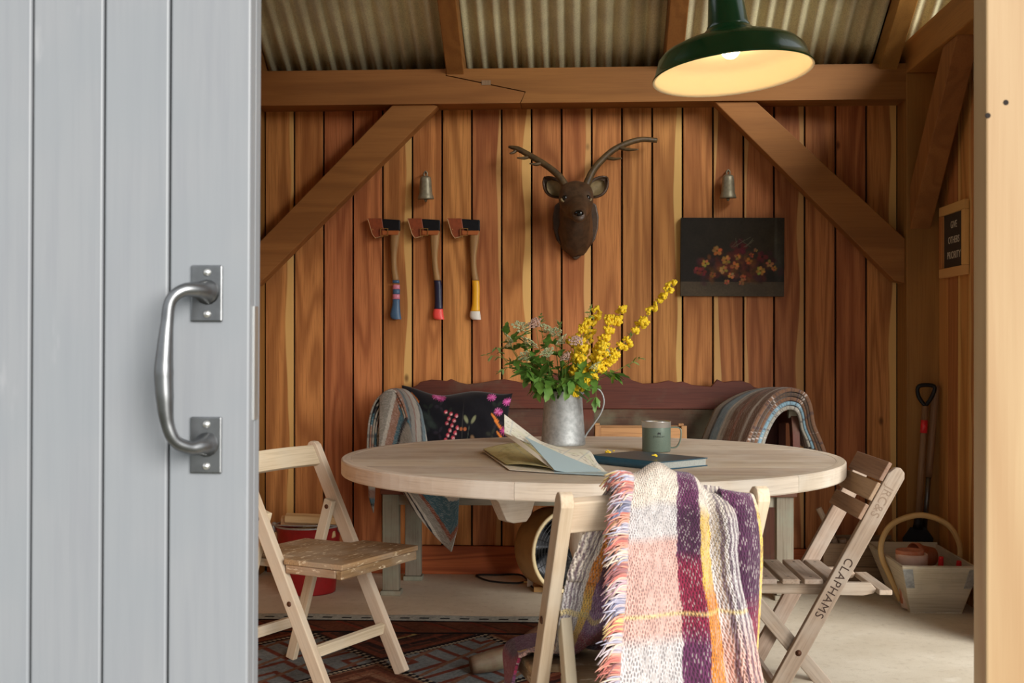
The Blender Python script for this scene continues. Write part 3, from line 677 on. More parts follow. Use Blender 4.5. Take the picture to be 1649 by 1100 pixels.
# ------------------------------------------------------------------ hatchets on the wall
M_head=plain('black_axe_head',S(34,36,40),.45,.6,60,.3)
M_leath=plain('brown_leather',S(152,74,38),.5,0,50,.45,.15,dark=S(100,46,24))
M_strap=plain('tan_leather',S(172,96,46),.5)
M_brass=plain('brass',S(206,170,104),.3,.9)
M_blue=plain('slate_blue_paint',S(66,98,130),.4); M_pink=plain('pink_paint',S(212,128,150),.4); M_navy=plain('navy_paint',S(30,34,62),.4)
M_red=plain('coral_red_paint',S(250,84,78),.4); M_yel=plain('yellow_paint',S(240,178,40),.4); M_wht=plain('white_paint',S(226,222,212),.45)
def axe(px,label,bands,dx=0):
    YA=5.935; o0=at(px,352,YA); k=1/330.0   # metres per photo pixel at the wall
    t=thing('hatchet',label,'axe',(o0.x,YA,o0.z),0,'hatchets hanging on the back wall')
    p=lambda a,b:(a*k,-b*k)      # photo pixels from the head's top left corner
    MB().prism([p(24,1),p(53,3),p(53,20),p(38,21),p(27,18)],'y',-.014,.012).build('axe_head',M_head,t,bevel=.003)
    sh=MB().prism([p(0,0),p(24,0),p(27,18),p(33,27),p(12,33),p(7,26)],'y',-.013,.011).build('leather_sheath',M_leath,t,bevel=.003)
    MB().tube([Vector((q[0],-.0135,q[1])) for q in (p(1,1),p(8,25),p(13,32),p(32,27))],.0016,6).build('stitching',M_log,sh)
    for q in ((9,18),(13,32),(25,30)): MB().ball(Vector((p(*q)[0],-.0145,p(*q)[1])),.003,8,6).build('rivet',M_brass,sh,smooth=True)
    MB().prism([p(24,20),p(52,20),p(50,27),p(25,27)],'y',-.017,.0).build('strap',M_strap,t,bevel=.002)
    a,b,c,e=[Vector((p(*q)[0],-.0205,p(*q)[1])) for q in ((22,17),(34,17),(34,28),(22,28))]
    MB().tube([a,b,c,e,a],.0028,6).build('buckle',M_brass,t)
    # handle centreline, half width, in photo pixels
    cl=[(45,21,8.0),(44,33,7.6),(43.5,45,6.6),(43,60,5.2),(43.5,75,5.0),(45,88,5.4),(47,100,5.8),(48,112,6.0),(48,125,6.0),(48,138,6.2),(47.5,146,7.2),(47,154,8.6),(48,160,8.6),(50,163,7.0)]
    if dx: cl=[(x+dx*max(0,(y-21))/140.,y,w_) for x,y,w_ in cl]
    P=catmull([(x,y,w_) for x,y,w_ in cl],5)
    def seg(y0,y1,mat,nm,par=t):
        q=[v for v in P if y0<=v.y<=y1]
        lo=min(P,key=lambda v:abs(v.y-y0)); hi=min(P,key=lambda v:abs(v.y-y1))
        rings=[]
        for v in q:
            rings.append([Vector((v.x*k+v.z*k*math.cos(2*math.pi*j/12),-.001+.012*math.sin(2*math.pi*j/12)*(.6+v.z/16),-v.y*k)) for j in range(12)])
        m=MB(); m.loft(rings); m.g=[Vector((v.x,v.y,v.z)) for v in m.v]
        return m.build(nm,mat,par,smooth=True)
    ys=[b[0] for b in bands]+[164]
    hdl=seg(21,ys[0],M_hick,'handle')
    for (y0,mat),y1 in zip(bands,ys[1:]): seg(y0-1.2,y1+.6,mat,'paint_band',hdl)
    return t
axe(592,'hatchet with blue and pink striped handle, leftmost on the wall',[(100,M_blue),(106,M_pink),(115,M_blue),(122,M_pink),(130,M_blue)],-2)
axe(656,'hatchet with navy handle and coral red tip, middle of three',[(100,M_navy),(147,M_red)],3)
axe(720,'hatchet with yellow handle and white tip, rightmost of three',[(100,M_yel),(150,M_wht)],-2)

# ------------------------------------------------------------------ bells
def bell(px,py,label):
    c=at(px,py,5.90); t=thing('wall_bell',label,'bell',(c.x,c.y,c.z),Euler((math.radians(4),0,0)),'small metal bells on the wall')
    MB().lathe([(0,.056),(.014,.0555),(.024,.050),(.027,.044),(.029,.02),(.032,-.02),(.0335,-.036),(.037,-.040),(.037,-.044),(.0385,-.048),(.040,-.056),(.0365,-.057),(.033,-.050),(.030,-.04),(.024,.03),(0,.045)],28).build('bell_body',M_bellm,t,smooth=True)
    MB().tube(catmull([(-.006,0,.056),(-.008,0,.068),(0,0,.078),(.008,0,.068),(.006,0,.056)],4),.0035,8).build('loop',M_bellm,t,smooth=True)
    MB().ball((0,.0,-.062),(.008,.008,.009),10,8).build('clapper',M_bellm,t,smooth=True)
    MB().tube([(0,.06,.076),(0,.0,.072)],.0035,8).build('hook',M_black,t)
bell(685.5,302,'small metal bell above the middle hatchet')
bell(1172.5,300,'small metal bell above the flower painting')

# ------------------------------------------------------------------ flower painting
cv=Canvas(250,194,(34,30,26))
for x in range(0,250,10):
    cv.ell(x,60,30,90,(34+int(x*.09),31+int(x*.07),26+int(x*.03)),0,.5,.9)
cv.rect(0,158,250,194,(78,68,54),.85); cv.ell(60,190,120,40,(84,74,58),0,.4,.8); cv.ell(235,100,14,90,(70,72,66),0,.5,.9); cv.ell(228,60,5,80,(96,96,88),0,.35,.9)
rg=random.Random(3)
for k in range(170):
    x=130+rg.gauss(0,46);y=120+abs(x-125)*.10+rg.gauss(0,17); cv.ell(x,y,8+rg.random()*8,6+rg.random()*5,rg.choice([(78,30,30),(104,48,36),(60,26,28),(66,36,44),(92,60,30),(120,70,36),(46,34,24)]),rg.random()*3,.6,.7)
for (x,y,r_,c) in ((88,82,14,(176,132,58)),(60,112,11,(168,124,62)),(110,104,13,(172,120,58)),(104,128,12,(178,136,70)),(130,118,12,(180,118,66)),(136,96,9,(160,104,54)),(122,142,9,(184,124,84)),(164,106,10,(166,92,44)),(192,130,13,(186,140,64)),(214,112,11,(170,132,80)),(150,148,10,(160,92,60)),(78,140,9,(124,82,44)),(52,132,13,(110,42,40)),(140,72,24,(82,30,36)),(196,96,16,(96,38,42)),(40,130,11,(116,46,42)),(170,92,7,(150,84,50)),(112,158,8,(172,104,76)),(146,160,8,(150,92,64)),(225,124,8,(160,110,60)),(180,80,6,(140,92,60))):
    for q in range(7):
        a=q*.9+rg.random(); cv.ell(x+math.cos(a)*r_*.5,y+math.sin(a)*r_*.5,r_*.5,r_*.38,tuple(int(min(255,v*(.75+.45*rg.random()))) for v in c),a,.9,.5)
    cv.ell(x,y,r_*.25,r_*.2,tuple(int(v*.5) for v in c),0,.9,.5)
for k in range(9): cv.line(112+rg.random()*70,72,116+rg.random()*70,48+rg.random()*16,1.6,(96,92,74),.5)
cv.mottle(3,.14); cv.mottle(18,.15)
M_paint=colmat('oil_paint',.6,.12,300,.15,spec=.2)
pa=at(1096,351,5.915); pb=at(1262,477,5.93)
pt=thing('flower_painting','dark unframed oil painting of yellow and red flowers','painting',((pa.x+pb.x)/2,5.94,pb.z),Euler((0,math.radians(.4),0)))
hw=(pb.x-pa.x)/2; hh=(pa.z-pb.z)
MB().grid(lambda u,v:Vector((-hw+2*hw*u,-.0202,hh*v)),250,194,cv.get).build('canvas',M_paint,pt,smooth=True)
M_canv=plain('dark_canvas_edge',S(52,46,40),.8)
for lo,hi,g in (((-hw,-.02,0),(hw,.012,.018),'x'),((-hw,-.02,hh-.018),(hw,.012,hh),'x'),((-hw,-.02,.0185),(-hw+.018,.012,hh-.0185),'z'),((hw-.018,-.02,.0185),(hw,.012,hh-.0185),'z')):
    MB().box(lo,hi,g).build('stretcher_bar',M_canv,pt)

# ------------------------------------------------------------------ framed sign on the right wall
sg=thing('framed_sign','small dark framed sign with pale lettering on the right wall','sign',(1.678,5.53,1.425))
s0,s1=-.185,.185; zh=.325
for lo,hi,g in (((-.022,s0,0),(.0,s1,.042),'y'),((-.022,s0,zh-.042),(0,s1,zh),'y'),((-.022,s0,.0425),(0,s0+.042,zh-.0425),'z'),((-.022,s1-.042,.0425),(0,s1,zh-.0425),'z')):
    MB().box(lo,hi,g).build('frame_rail',M_wallr,sg,bevel=.003)
M_sign=plain('chalkboard_print',S(58,52,46),.6,0,30,.25); M_signl=plain('cream_print',S(206,196,176),.7)
MB().box((-.010,s0+.042,.042),(-.006,s1-.042,zh-.042)).build('sign_panel',M_sign,sg)
for txt,z,sz in (('GIVE',.218,.044),('OTHERS',.150,.044),('PRIORITY',.082,.046)):
    MM=Matrix.Translation((-.0104,0,z))@Matrix(((0,0,-1,0),(-1,0,0,0),(0,1,0,0),(0,0,0,1)))
    text_mesh('lettering',txt,sz,M_signl,sg,MM,.0004,'CENTER',1.0)
# ------------------------------------------------------------------ carved stag head
M_stag=plain('dark_carved_wood',S(84,62,44),.42,0,34,.6,.5,spec=.5,dark=S(38,27,21))
M_ear=plain('pale_ear_lining',S(146,128,92),.6,0,60,.3)
M_antler=plain('antler_bark',S(96,76,46),.5,0,40,.6,.3,dark=S(40,32,24))
M_nose=plain('glossy_black',S(16,14,14),.12)
k=1/330.0; YS=5.957; oc=at(927,350,5.94)
st=thing('stag_head','dark carved stag head with antlers on a shield plaque','wall decoration',(oc.x,YS,oc.z))
sh=[(-33,20),(-37,0),(-36,-18),(-31,-36),(-19,-52),(-2,-68),(2,-68),(19,-52),(31,-36),(36,-18),(37,0),(33,20),(15,32),(-15,32)]
MB().prism([(a*k,b*k) for a,b in sh],'y',-.024,-.0).build('shield_plaque',M_stag,st,bevel=.006)
rg_=[(0,-24,28,40,-.024),(0,-16,27,40,-.06),(0,-4,25,37,-.10),(0,10,24,34,-.14),(0,22,25,30,-.175),(1,21,26.5,29,-.205),(2,15,24.5,26,-.235),(3,6,17,19,-.275),(4,-4,12.5,14,-.33),(5,-9,11.5,11,-.37),(5,-11,9,8,-.385),(5,-12,4,4,-.392)]
fine=[]
for i in range(len(rg_)-1):
    for q in range(4): fine.append([rg_[i][j]+(rg_[i+1][j]-rg_[i][j])*q/4 for j in range(5)])
fine.append(rg_[-1]); rings=[]
for (cx,cz,rx,rz,y) in fine:
    rr=[]
    for j in range(28):
        q=2*math.pi*j/28; c,s=math.cos(q),math.sin(q)
        bump=1+.10*math.exp(-((abs(c)-.72)/.25)**2)*(1 if s>0 and y<-.17 and y>-.25 else 0)   # brow
        fur=1+.035*math.sin(9*q+y*60)*(1 if y>-.15 else .0)
        rr.append(Vector(((cx+rx*c*bump*fur)*k,y-.03*(1 if s>0 else .6)*(0 if y>-.2 else 1)*(1-s)*.3,(cz+rz*s*bump*fur)*k)))
    rings.append(rr)
MB().loft(rings).build('head',M_stag,st,smooth=True)
MB().ball((5*k,-.386,-7*k),(.023,.016,.018),14,10).build('nose',M_nose,st,smooth=True)
for sx in (-1,1):
    e=MB().ball((sx*17.5*k+.003,-.252,22*k),(.014,.012,.014),12,8).build('eye',M_nose,st,smooth=True)
    MB().tube([Vector((sx*17.5*k+.003+.017*math.cos(q*.6283),-.257,22*k-.003+.016*math.sin(q*.6283))) for q in range(5,11)],.0055,6).build('eye_rim',M_ear,e,smooth=True)
    # ear: a cupped leaf
    base=Vector((sx*22*k,-.13,30*k)); tip=Vector((sx*48*k,-.115,58*k)); ax=(tip-base); L=ax.length; ax.normalize(); sd_=Vector((ax.z*sx,0,-ax.x*sx)); fr=Vector((0,-1,0))
    def ear(u,v,off=0.0,sc=1.0):
        w_=(.045*math.sin(math.pi*min(1,(.08+.92*v)))**.7)*sc; a=(u-.5)*2
        return base+ax*(L*(.02+1.05*v*sc+(.0 if sc==1 else .06)))+sd_*(a*w_)+fr*(off-.022*(1-a*a)*(1-v*.4))
    eo=MB().grid(lambda u,v:ear(u,v),8,10).build('ear',M_stag,st,smooth=True,solid=.008)
    MB().grid(lambda u,v:ear(u,v,.0065,.74),8,8).build('ear_lining',M_ear,eo,smooth=True)
    pts=[(-13,40),(-26,60),(-44,76),(-62,88),(-78,98),(-92,106),(-106,110)] if sx<0 else [(15,40),(26,66),(42,86),(60,102),(82,113),(104,119),(128,118)]
    an=MB().tube(catmull([(a*k,-.17+.013*i,b*k) for i,(a,b) in enumerate(pts)],5),lerpl([.020,.017,.0155,.015,.0145,.013,.006 if sx<0 else .012],5),10)
    for (a,b,c,d_,y) in (((-52,82,-72,80,-.14),(-70,94,-92,90,-.12),(-92,106,-104,98,-.10)) if sx<0 else ((46,90,72,87,-.14),(66,106,98,101,-.13))):
        an.tube(catmull([(a*k,y,b*k),((a+c)/2*k,y-.01,((b+d_)/2-2)*k),(c*k,y-.02,d_*k)],4),lerpl([.010,.008,.003],4),8)
    an.build('antler',M_antler,st,smooth=True)

# ------------------------------------------------------------------ jug of flowers
jc=gz(907,716,TZ); jc.z=TZ+.0005
jg=thing('metal_jug','tall galvanised metal jug holding the flowers on the table','jug',jc)
JH=.205
jb=MB().lathe([(0,.004),(.080,.004),(.0835,0),(.0855,.004),(.0845,.012),(.0715,JH-.006),(.0735,JH-.003),(.0735,JH),(.0700,JH+.001),(.0690,JH-.006),(.0815,.012),(.078,.008),(0,.008)],48).build('jug_body',M_zinc,jg,smooth=True); smooth_by_angle(jb,40)
hp=catmull([(.071,0,JH-.012),(.105,0,JH+.012),(.140,0,JH+.004),(.156,0,JH-.035),(.146,0,JH-.080),(.118,0,JH-.125),(.094,0,JH-.158),(.0815,0,JH-.18)],6)
hs=MB(); 
v=[];f=[]
for i,p in enumerate(hp):
    T=(hp[min(i+1,len(hp)-1)]-hp[max(i-1,0)]).normalized(); N=Vector((-T.z,0,T.x))
    for (a,b) in ((-.011,0),(-.009,.003),(0,.0015),(.009,.003),(.011,0),(.009,-.003),(-.009,-.003)): v.append(p+Vector((0,a,0))+N*b)
for i in range(len(hp)-1):
    for j in range(7): f.append((i*7+j,i*7+(j+1)%7,(i+1)*7+(j+1)%7,(i+1)*7+j))
f+=[tuple(range(6,-1,-1)),tuple((len(hp)-1)*7+j for j in range(7))]
hs.add(v,f); hs.build('jug_handle',M_zinc,jg,smooth=True)

M_stem=plain('green_stem',S(112,142,64),.5); M_leaf=plain('green_leaf',S(104,146,62),.42,0,30,.4,dark=S(58,100,38)); M_pleaf=plain('pale_leaf',S(140,168,100),.5,0,40,.3)
M_broom=plain('broom_yellow',S(252,220,48),.5,0,60,.2,dark=S(236,178,20)); M_umb=plain('umbel_greenwhite',S(212,220,178),.6,0,90,.4,dark=S(130,156,92)); M_pinkf=plain('pale_pink_floret',S(222,190,176),.6)
# shared meshes
def leaf_mesh(nm,L,w,mat,lob=False):
    m=MB(); K=6; v=[];f=[]
    for i in range(K+1):
        t=i/K; ww=w*math.sin(math.pi*min(1,t*.93+.07))**.8*(1+(.25*math.cos(t*14) if lob else 0)); z=-.22*L*t*t
        v+=[(L*t,-ww,z+.25*ww),(L*t,0,z),(L*t,ww,z+.25*ww)]
    for i in range(K): a=i*3; f+=[(a,a+3,a+4,a+1),(a+1,a+4,a+5,a+2)]
    o=m.add(v,f).build(nm,mat,None,smooth=True); me=o.data; bpy.data.objects.remove(o); return me
ME_leaf=leaf_mesh('leaf',.062,.013,M_leaf,True); ME_leafb=leaf_mesh('leaf',.085,.019,M_leaf,True); ME_lf=leaf_mesh('leaf',.030,.006,M_pleaf)
def blossom_mesh():
    m=MB()
    m.ball((.008,0,.006),(.0095,.0085,.003),8,5,Matrix.Rotation(.9,3,'Y')); m.ball((.012,.004,-.001),(.0085,.004,.0055),7,5,Matrix.Rotation(.3,3,'Z')); m.ball((.012,-.004,-.001),(.0085,.004,.0055),7,5,Matrix.Rotation(-.3,3,'Z')); m.ball((.010,0,-.005),(.008,.004,.0045),7,5)
    o=m.build('blossom',M_broom,None,smooth=True); me=o.data; bpy.data.objects.remove(o); return me
ME_bl=blossom_mesh()
def umbel_mesh(R_,pink):
    m=MB(); rr=random.Random(4)
    for i in range(16):
        q=i*2.4; r_=R_*math.sqrt((i+.5)/16); c=Vector((r_*math.cos(q),r_*math.sin(q),.012-.25*r_*r_/R_))
        m.tube([(0,0,-.02),c*.6+Vector((0,0,-.006)),c],.0006,4)
        for j in range(5): a=j*1.26+rr.random(); m.ball(c+Vector((.0042*math.cos(a),.0042*math.sin(a),rr.uniform(0,.002))),(.0040,.0040,.0018),5,3)
    o=m.build('umbel',M_pinkf if pink else M_umb,None,smooth=True); me=o.data; bpy.data.objects.remove(o); return me
ME_um=umbel_mesh(.034,False); ME_up=umbel_mesh(.030,True)
def put(nm,me,par,p,dirv,roll,sc=1.0):
    o=bpy.data.objects.new(nm,me); COL.objects.link(o); o.parent=par
    o.location=p; q=Vector(dirv).normalized().to_track_quat('X','Z'); o.rotation_mode='QUATERNION'; o.rotation_quaternion=q@Euler((roll,0,0)).to_quaternion(); o.scale=(sc,)*3
    return o
MOUTH=jc+Vector((0,0,JH-.01))
def stem(name,label,cat,px,py,dy,bend=(0,0),rad=.0016,group=None,n=6):
    tip=at(px,py,jc.y+dy); root=thing(name,label,cat,MOUTH,0,group)
    off=Vector((max(-.05,min(.05,(tip.x-MOUTH.x)*.35)),max(-.05,min(.05,dy*.4)),0))
    a=off*-.4+Vector((0,0,-.12)); b=off; d=tip-MOUTH
    mid=b+(d-b)*.5+Vector((bend[0],0,bend[1]))
    P=catmull([a,b,mid,d],n); MB().tube(P,lerpl([rad*1.2,rad,rad*.9,rad*.5],n),6).build('stem',M_stem,root,smooth=True)
    return root,P
rf=random.Random(8)
def rdir(T,spread=1.0):
    return (T*rf.uniform(.2,.9)+Vector((rf.uniform(-1,1),rf.uniform(-1,1),rf.uniform(-.6,1)))*spread).normalized()
BR=[(1085,455,-.02,(.0,-.02),15,'long broom sprig with yellow flowers reaching toward the painting',.45),
    (1004,495,.00,(.0,.0),11,'broom sprig thick with yellow flowers rising at the right',.35),
    (985,508,-.06,(.01,.0),12,'yellow broom sprig just left of the tallest right one',.3),
    (962,497,.05,(-.0,.02),11,'upright yellow broom sprig near the middle of the bunch',.35),
    (946,512,-.05,(-.01,.01),10,'yellow broom sprig above the jug handle side',.35),
    (978,555,-.10,(.02,.0),11,'short yellow broom sprig leaning right over the rim',.3),
    (940,555,-.11,(.0,.0),10,'short yellow broom sprig at the front of the bunch',.3),
    (992,572,-.04,(.02,.02),7,'low broom sprig with a spiky yellow flower at right',.5),
    (925,540,.06,(-.01,.0),6,'yellow broom sprig deep inside the bunch',.4)]
for (px,py,dy,bd,nb,lab,st0) in BR:
    r_,P=stem('broom_sprig',lab,'flower',px,py,dy,bd,.0017,'yellow broom sprigs in the jug',8)
    N_=len(P)
    for i in range(nb):
        t=st0+(1-st0)*(i+rf.random()*.7)/nb*.97; j=min(N_-2,int(t*(N_-1))); p=P[j].lerp(P[j+1],t*(N_-1)-j); T=(P[j+1]-P[j]).normalized()
        for q in range(4):
            dd=rdir(T,1.1); dd.y-=.35; put('blossom',ME_bl,r_,p+dd*.004,dd,rf.uniform(-.6,.6),rf.uniform(1.0,1.5))
    for i in range(16):
        t=.35+.63*rf.random(); j=min(N_-2,int(t*(N_-1))); T=(P[j+1]-P[j]).normalized(); put('leaf',ME_lf,r_,P[j],rdir(T,.7),rf.uniform(-1,1),rf.uniform(.3,.7))
GS=[(1034,515,.02,(.01,.01),'green leafy tip at the right below the long broom sprig'),(870,508,.03,(-.01,.0),'green leafy tip at the top left of the bunch'),(900,520,.05,(0,0),'green leafy tip behind the middle of the bunch'),(953,492,.02,(0,.01),'green leafy tip beside the yellow broom')]
for (px,py,dy,bd,lab) in GS:
    r_,P=stem('leafy_sprig',lab,'plant',px,py,dy,bd,.0015,'leafy green tips in the jug',8)
    for i in range(40):
        j=int(len(P)*(.45+.53*i/40)); T=(P[min(j+1,len(P)-1)]-P[j-1]).normalized(); put('leaf',ME_lf,r_,P[j],rdir(T,.8),rf.uniform(-1,1),rf.uniform(.4,.8))
UM=[(818,545,-.05,(-.03,.02),ME_um,.7,'pale lacy head at the far left front'),(880,530,.02,(-.01,0),ME_um,.9,'pale lacy head rising behind the left side'),(905,548,-.09,(0,0),ME_um,.85,'pale lacy head in the centre left front'),(845,575,-.1,(-.02,.01),ME_um,.75,'pale lacy head low at the left'),(958,590,-.12,(.01,.01),ME_um,.7,'pale lacy head low at the right rim'),(838,528,.0,(-.02,.01),ME_um,1.0,'large flat pale green flower head at upper left'),(851,553,-.09,(-.02,.0),ME_um,1.05,'round pale green flower head facing forward at left'),(862,522,-.02,(-.01,.0),ME_up,.9,'pinkish white flower head at upper left'),(893,536,-.05,(0,0),ME_um,.8,'pale flower head just left of the yellow broom'),(882,569,-.11,(-.01,0),ME_um,.85,'pale flower head low on the left front'),(928,551,-.12,(0,0),ME_up,.95,'pinkish white flower head in front of the yellow broom'),(912,575,-.12,(0,0),ME_up,.8,'small pinkish flower head over the front of the jug'),(972,568,-.08,(.01,0),ME_um,.8,'pale flower head among the right-hand broom'),(820,556,.02,(-.03,.02),ME_um,.7,'small flower head at far left edge of the bunch')]
for (px,py,dy,bd,me,sc,lab) in UM:
    r_,P=stem('umbel_flower',lab,'flower',px,py,dy,bd,.0013,'lacy flower heads in the jug',6)
    o=bpy.data.objects.new('umbel',me); COL.objects.link(o); o.parent=r_; o.location=P[-1]; o.scale=(sc,)*3; o.rotation_euler=(rf.uniform(.5,.95),rf.uniform(-.4,.4),rf.uniform(0,6))
LV=[(842,540,-.04,(-.02,.01),'leafy stem under the upper left flower heads',[.4,.5,.6,.7,.8,.9,1]),(858,560,-.10,(-.01,.01),'leafy stem left of centre at the front',[.4,.5,.6,.7,.8,.9,1]),(815,540,.03,(-.03,.01),'leafy stem at the back far left',[.5,.6,.7,.8,.9,1]),(895,555,-.06,(0,0),'leafy stem in the centre of the bunch',[.4,.55,.7,.85,1]),(930,580,-.10,(.01,0),'leafy stem in front of the yellow broom',[.4,.6,.8]),(800,560,-.03,(-.05,.02),'drooping leafy strand at far left of the bunch',[.4,.5,.6,.7,.8,.9,1]),(783,572,-.05,(-.03,.05),'long thin strand arching to the far left',[.5,.6,.7,.8,.9,1]),(801,602,-.08,(-.04,.06),'arching strand with trailing leaves at lower left',[.5,.65,.75,.85,.95]),(830,580,-.10,(-.03,.03),'leafy stem spreading left above the cushion',[.4,.55,.7,.85,1]),(850,598,-.12,(-.02,.03),'broad leafy stem over the left of the rim',[.4,.6,.8,1]),(866,575,-.08,(-.01,.02),'leafy stem left of the jug mouth',[.35,.5,.65,.8,.95]),(880,560,.02,(-.01,.0),'upright leafy stem behind the left rim',[.4,.6,.8,1]),(868,615,-.13,(-.02,.04),'large leaf hanging over the left rim',[.6,.8,1]),(884,618,-.14,(0,.03),'large leaf hanging over the front rim',[.6,.8,1]),(920,612,-.14,(.0,.03),'broad leaf at the front right of the jug',[.5,.75,1]),(935,600,-.11,(.01,.02),'leafy stem at the right of the rim',[.4,.6,.8,1]),(905,580,-.1,(0,0),'leafy stem in the middle front',[.4,.55,.7,.85,1]),(990,603,-.05,(.03,.04),'pale leaf spray at right above the bench',[.7,.85,1]),(1030,578,-.02,(.03,.02),'thin trailing strand reaching right with small leaves',[.8,.9,1]),(960,640,-.10,(.03,.07),'thin strand drooping beside the handle',[.7,.85,1]),(870,590,.06,(-.02,0),'leafy stem at the back left',[.4,.6,.8,1])]
for i,(px,py,dy,bd,lab,ts) in enumerate(LV):
    r_,P=stem('foliage_spray',lab,'plant',px,py,dy,bd,.0014,'leafy stems in the jug',8); big=px>845 and px<940 and py>585
    for t in ts:
        j=max(1,min(len(P)-1,int(t*(len(P)-1)))); T=(P[j]-P[j-1]).normalized()
        for q in range(4 if big else 3):
            dd=rdir(T,.8); dd.z-=.45; put('leaf',(ME_leafb if big else ME_leaf) if not (px>1000 or px<805) else ME_lf,r_,P[j],dd,rf.uniform(-.6,.6),rf.uniform(.6,1.05))

# ------------------------------------------------------------------ book, mug, map, petals
M_teal=plain('teal_bookcloth',S(40,84,104),.35,0,80,.2,.05); M_page=plain('page_edges',S(168,172,166),.8,0,200,.3)
A=Vector((.251,3.763,0)); B_=Vector((.034,3.995,0)); e1=(B_-A).normalized(); 
bk=thing('teal_book','closed dark teal hardback book lying on the table','book',(A.x,A.y,TZ+.0005),math.atan2(e1.y,e1.x))
# local: x along the spine from the near corner, y negative = away from the spine (pages)
BL,BW,BT=.317,-.22,.026
MB().box((0,BW,0),(BL,.0,.003)).build('cover_board',M_teal,bk,bevel=.001); MB().box((0,BW,BT-.003),(BL,.0,BT)).build('cover_board',M_teal,bk,bevel=.001)
sp=[(0.0,BT)]+[(.009*math.sin(math.pi*i/8)+.001,BT-BT*i/8) for i in range(1,8)]+[(0.0,0)]+[(-.003,.0)]+[(.009*math.sin(math.pi*i/8)-.002,BT*i/8) for i in range(1,8)]+[(-.003,BT)]
MB().prism(sp,'x',0,BL).build('spine',M_teal,bk,smooth=False)
MB().box((.004,BW+.005,.0032),(BL-.004,-.004,BT-.0032)).build('page_block',M_page,bk)

mc=gz(1057,727,TZ); mg=thing('camp_mug','green enamel camping mug with steel rim on the table','mug',(mc.x,mc.y,TZ+.0005))
M_mug=plain('sage_green_coat',S(106,122,110),.35,.2,300,.2,spec=.5)
MB().lathe([(0,.0015),(.047,.0015),(.049,0),(.051,.003),(.0515,.087)],40).build('mug_body',M_mug,mg,smooth=True)
MB().lathe([(.0515,.0872),(.0522,.0885),(.0522,.1065),(.053,.1075),(.053,.109),(.051,.1095),(.0475,.106),(.047,.02),(0,.018)],40).build('steel_rim',M_steel,mg,smooth=True)
MB().lathe([(0,.092),(.0468,.092)],30).build('tea',plain('tea',S(96,62,34),.1),mg)
hp=catmull([(.050,0,.086),(.072,0,.087),(.086,0,.080),(.088,0,.060),(.084,0,.036),(.074,0,.018),(.060,0,.013),(.050,0,.014)],5)
hm=MB(); v=[];f=[]
for i,p in enumerate(hp):
    T=(hp[min(i+1,len(hp)-1)]-hp[max(i-1,0)]).normalized(); N=Vector((-T.z,0,T.x))
    for (a,b) in ((-.008,.0022),(.008,.0022),(.008,-.0022),(-.008,-.0022)): v.append(p+Vector((0,a,0))+N*b)
for i in range(len(hp)-1):
    for j in range(4): f.append((i*4+j,i*4+(j+1)%4,(i+1)*4+(j+1)%4,(i+1)*4+j))
f+=[(3,2,1,0),tuple((len(hp)-1)*4+j for j in range(4))]
hm.add(v,f).build('mug_handle',M_mug,mg,bevel=.001)
def wrap(me,r_,ang0):
    for v in me.vertices:
        a=ang0+v.co.x/r_; z=v.co.y; d=r_+.0004+v.co.z; v.co=(d*math.cos(a),d*math.sin(a),z)
M_logo=plain('black_print',S(24,28,26),.6)
t=text_mesh('lettering','STANLEY',.0085,M_logo,mg,Matrix.Identity(4),.0002,'CENTER',1.25)
wrap(t.data,.0515,-math.pi/2+.12); 
for v in t.data.vertices: v.co.z+=.053
lg=MB()
lg.prism([(-.0065,0),(-.0045,.0035),(-.0065,.008),(-.003,.0085),(-.001,.0105),(.002,.008),(.0055,.0095),(.0065,.005),(.0045,.0045),(.0068,0),(.0035,.0005),(.001,.0038),(-.002,.0025),(-.003,0)],'z',0,.0003)
lo=lg.build('emblem',M_logo,mg); wrap(lo.data,.0515,-math.pi/2+.12)
for v in lo.data.vertices: v.co.z+=.062

M_map=colmat('printed_map',.75,0,spec=.2); M_mapb=plain('pale_blue_cover',S(182,206,214),.6); M_mapc=plain('map_card',S(232,226,208),.7)
def mapcv(seed,bg,green):
    c=Canvas(120,90,bg); q=random.Random(seed)
    for i in range(16): c.ell(q.random()*120,q.random()*90,6+q.random()*16,4+q.random()*10,green,q.random()*3,.5,.9)
    for i in range(34):
        x,y=q.random()*120,q.random()*90; c.line(x,y,x+q.uniform(-30,30),y+q.uniform(-16,16),.7,q.choice([(150,120,90),(130,130,110),(176,140,96),(96,112,120),(120,100,70)]),.65)
    for i in range(60): c.ell(q.random()*120,q.random()*90,.9,.8,(90,84,70),0,.7)
    for gx in range(10,120,18): c.line(gx,0,gx,90,.5,(150,170,190),.4)
    return c
ma=mapcv(1,(244,242,228),(222,228,196)); mb_=mapcv(2,(206,196,146),(160,152,90))
mo=gz(880,752,TZ); mp=thing('folded_map','part-unfolded paper map lying on the table beside the jug','map',(mo.x,mo.y,TZ))
def quad(a,b,c,d,sag=Vector((0,0,0)),wave=0.0):
    def fn(u,v):
        p=a.lerp(b,u).lerp(d.lerp(c,u),v); p=p+sag*(4*u*(1-u))+Vector((0,0,wave*math.sin(u*7+v*2)*u*(1-u)*4)); p.z=max(p.z,TZ+.002); return p
    return fn
z1=TZ+.003
S0=gz(893,762,z1); S1=gz(862,723,z1)                 # spine near and far ends
# flat cover pieces
MB().grid(quad(S0,gz(981,766,z1),gz(946,731,z1),S1),8,8).build('cover_leaf',M_mapb,mp,world=True,solid=.0015,offset=1)
MB().grid(quad(S0,gz(820,757,z1),gz(777,726,z1+.004),gz(845,717,z1)),8,8).build('cover_leaf',M_mapc,mp,world=True,solid=.0015,offset=1)
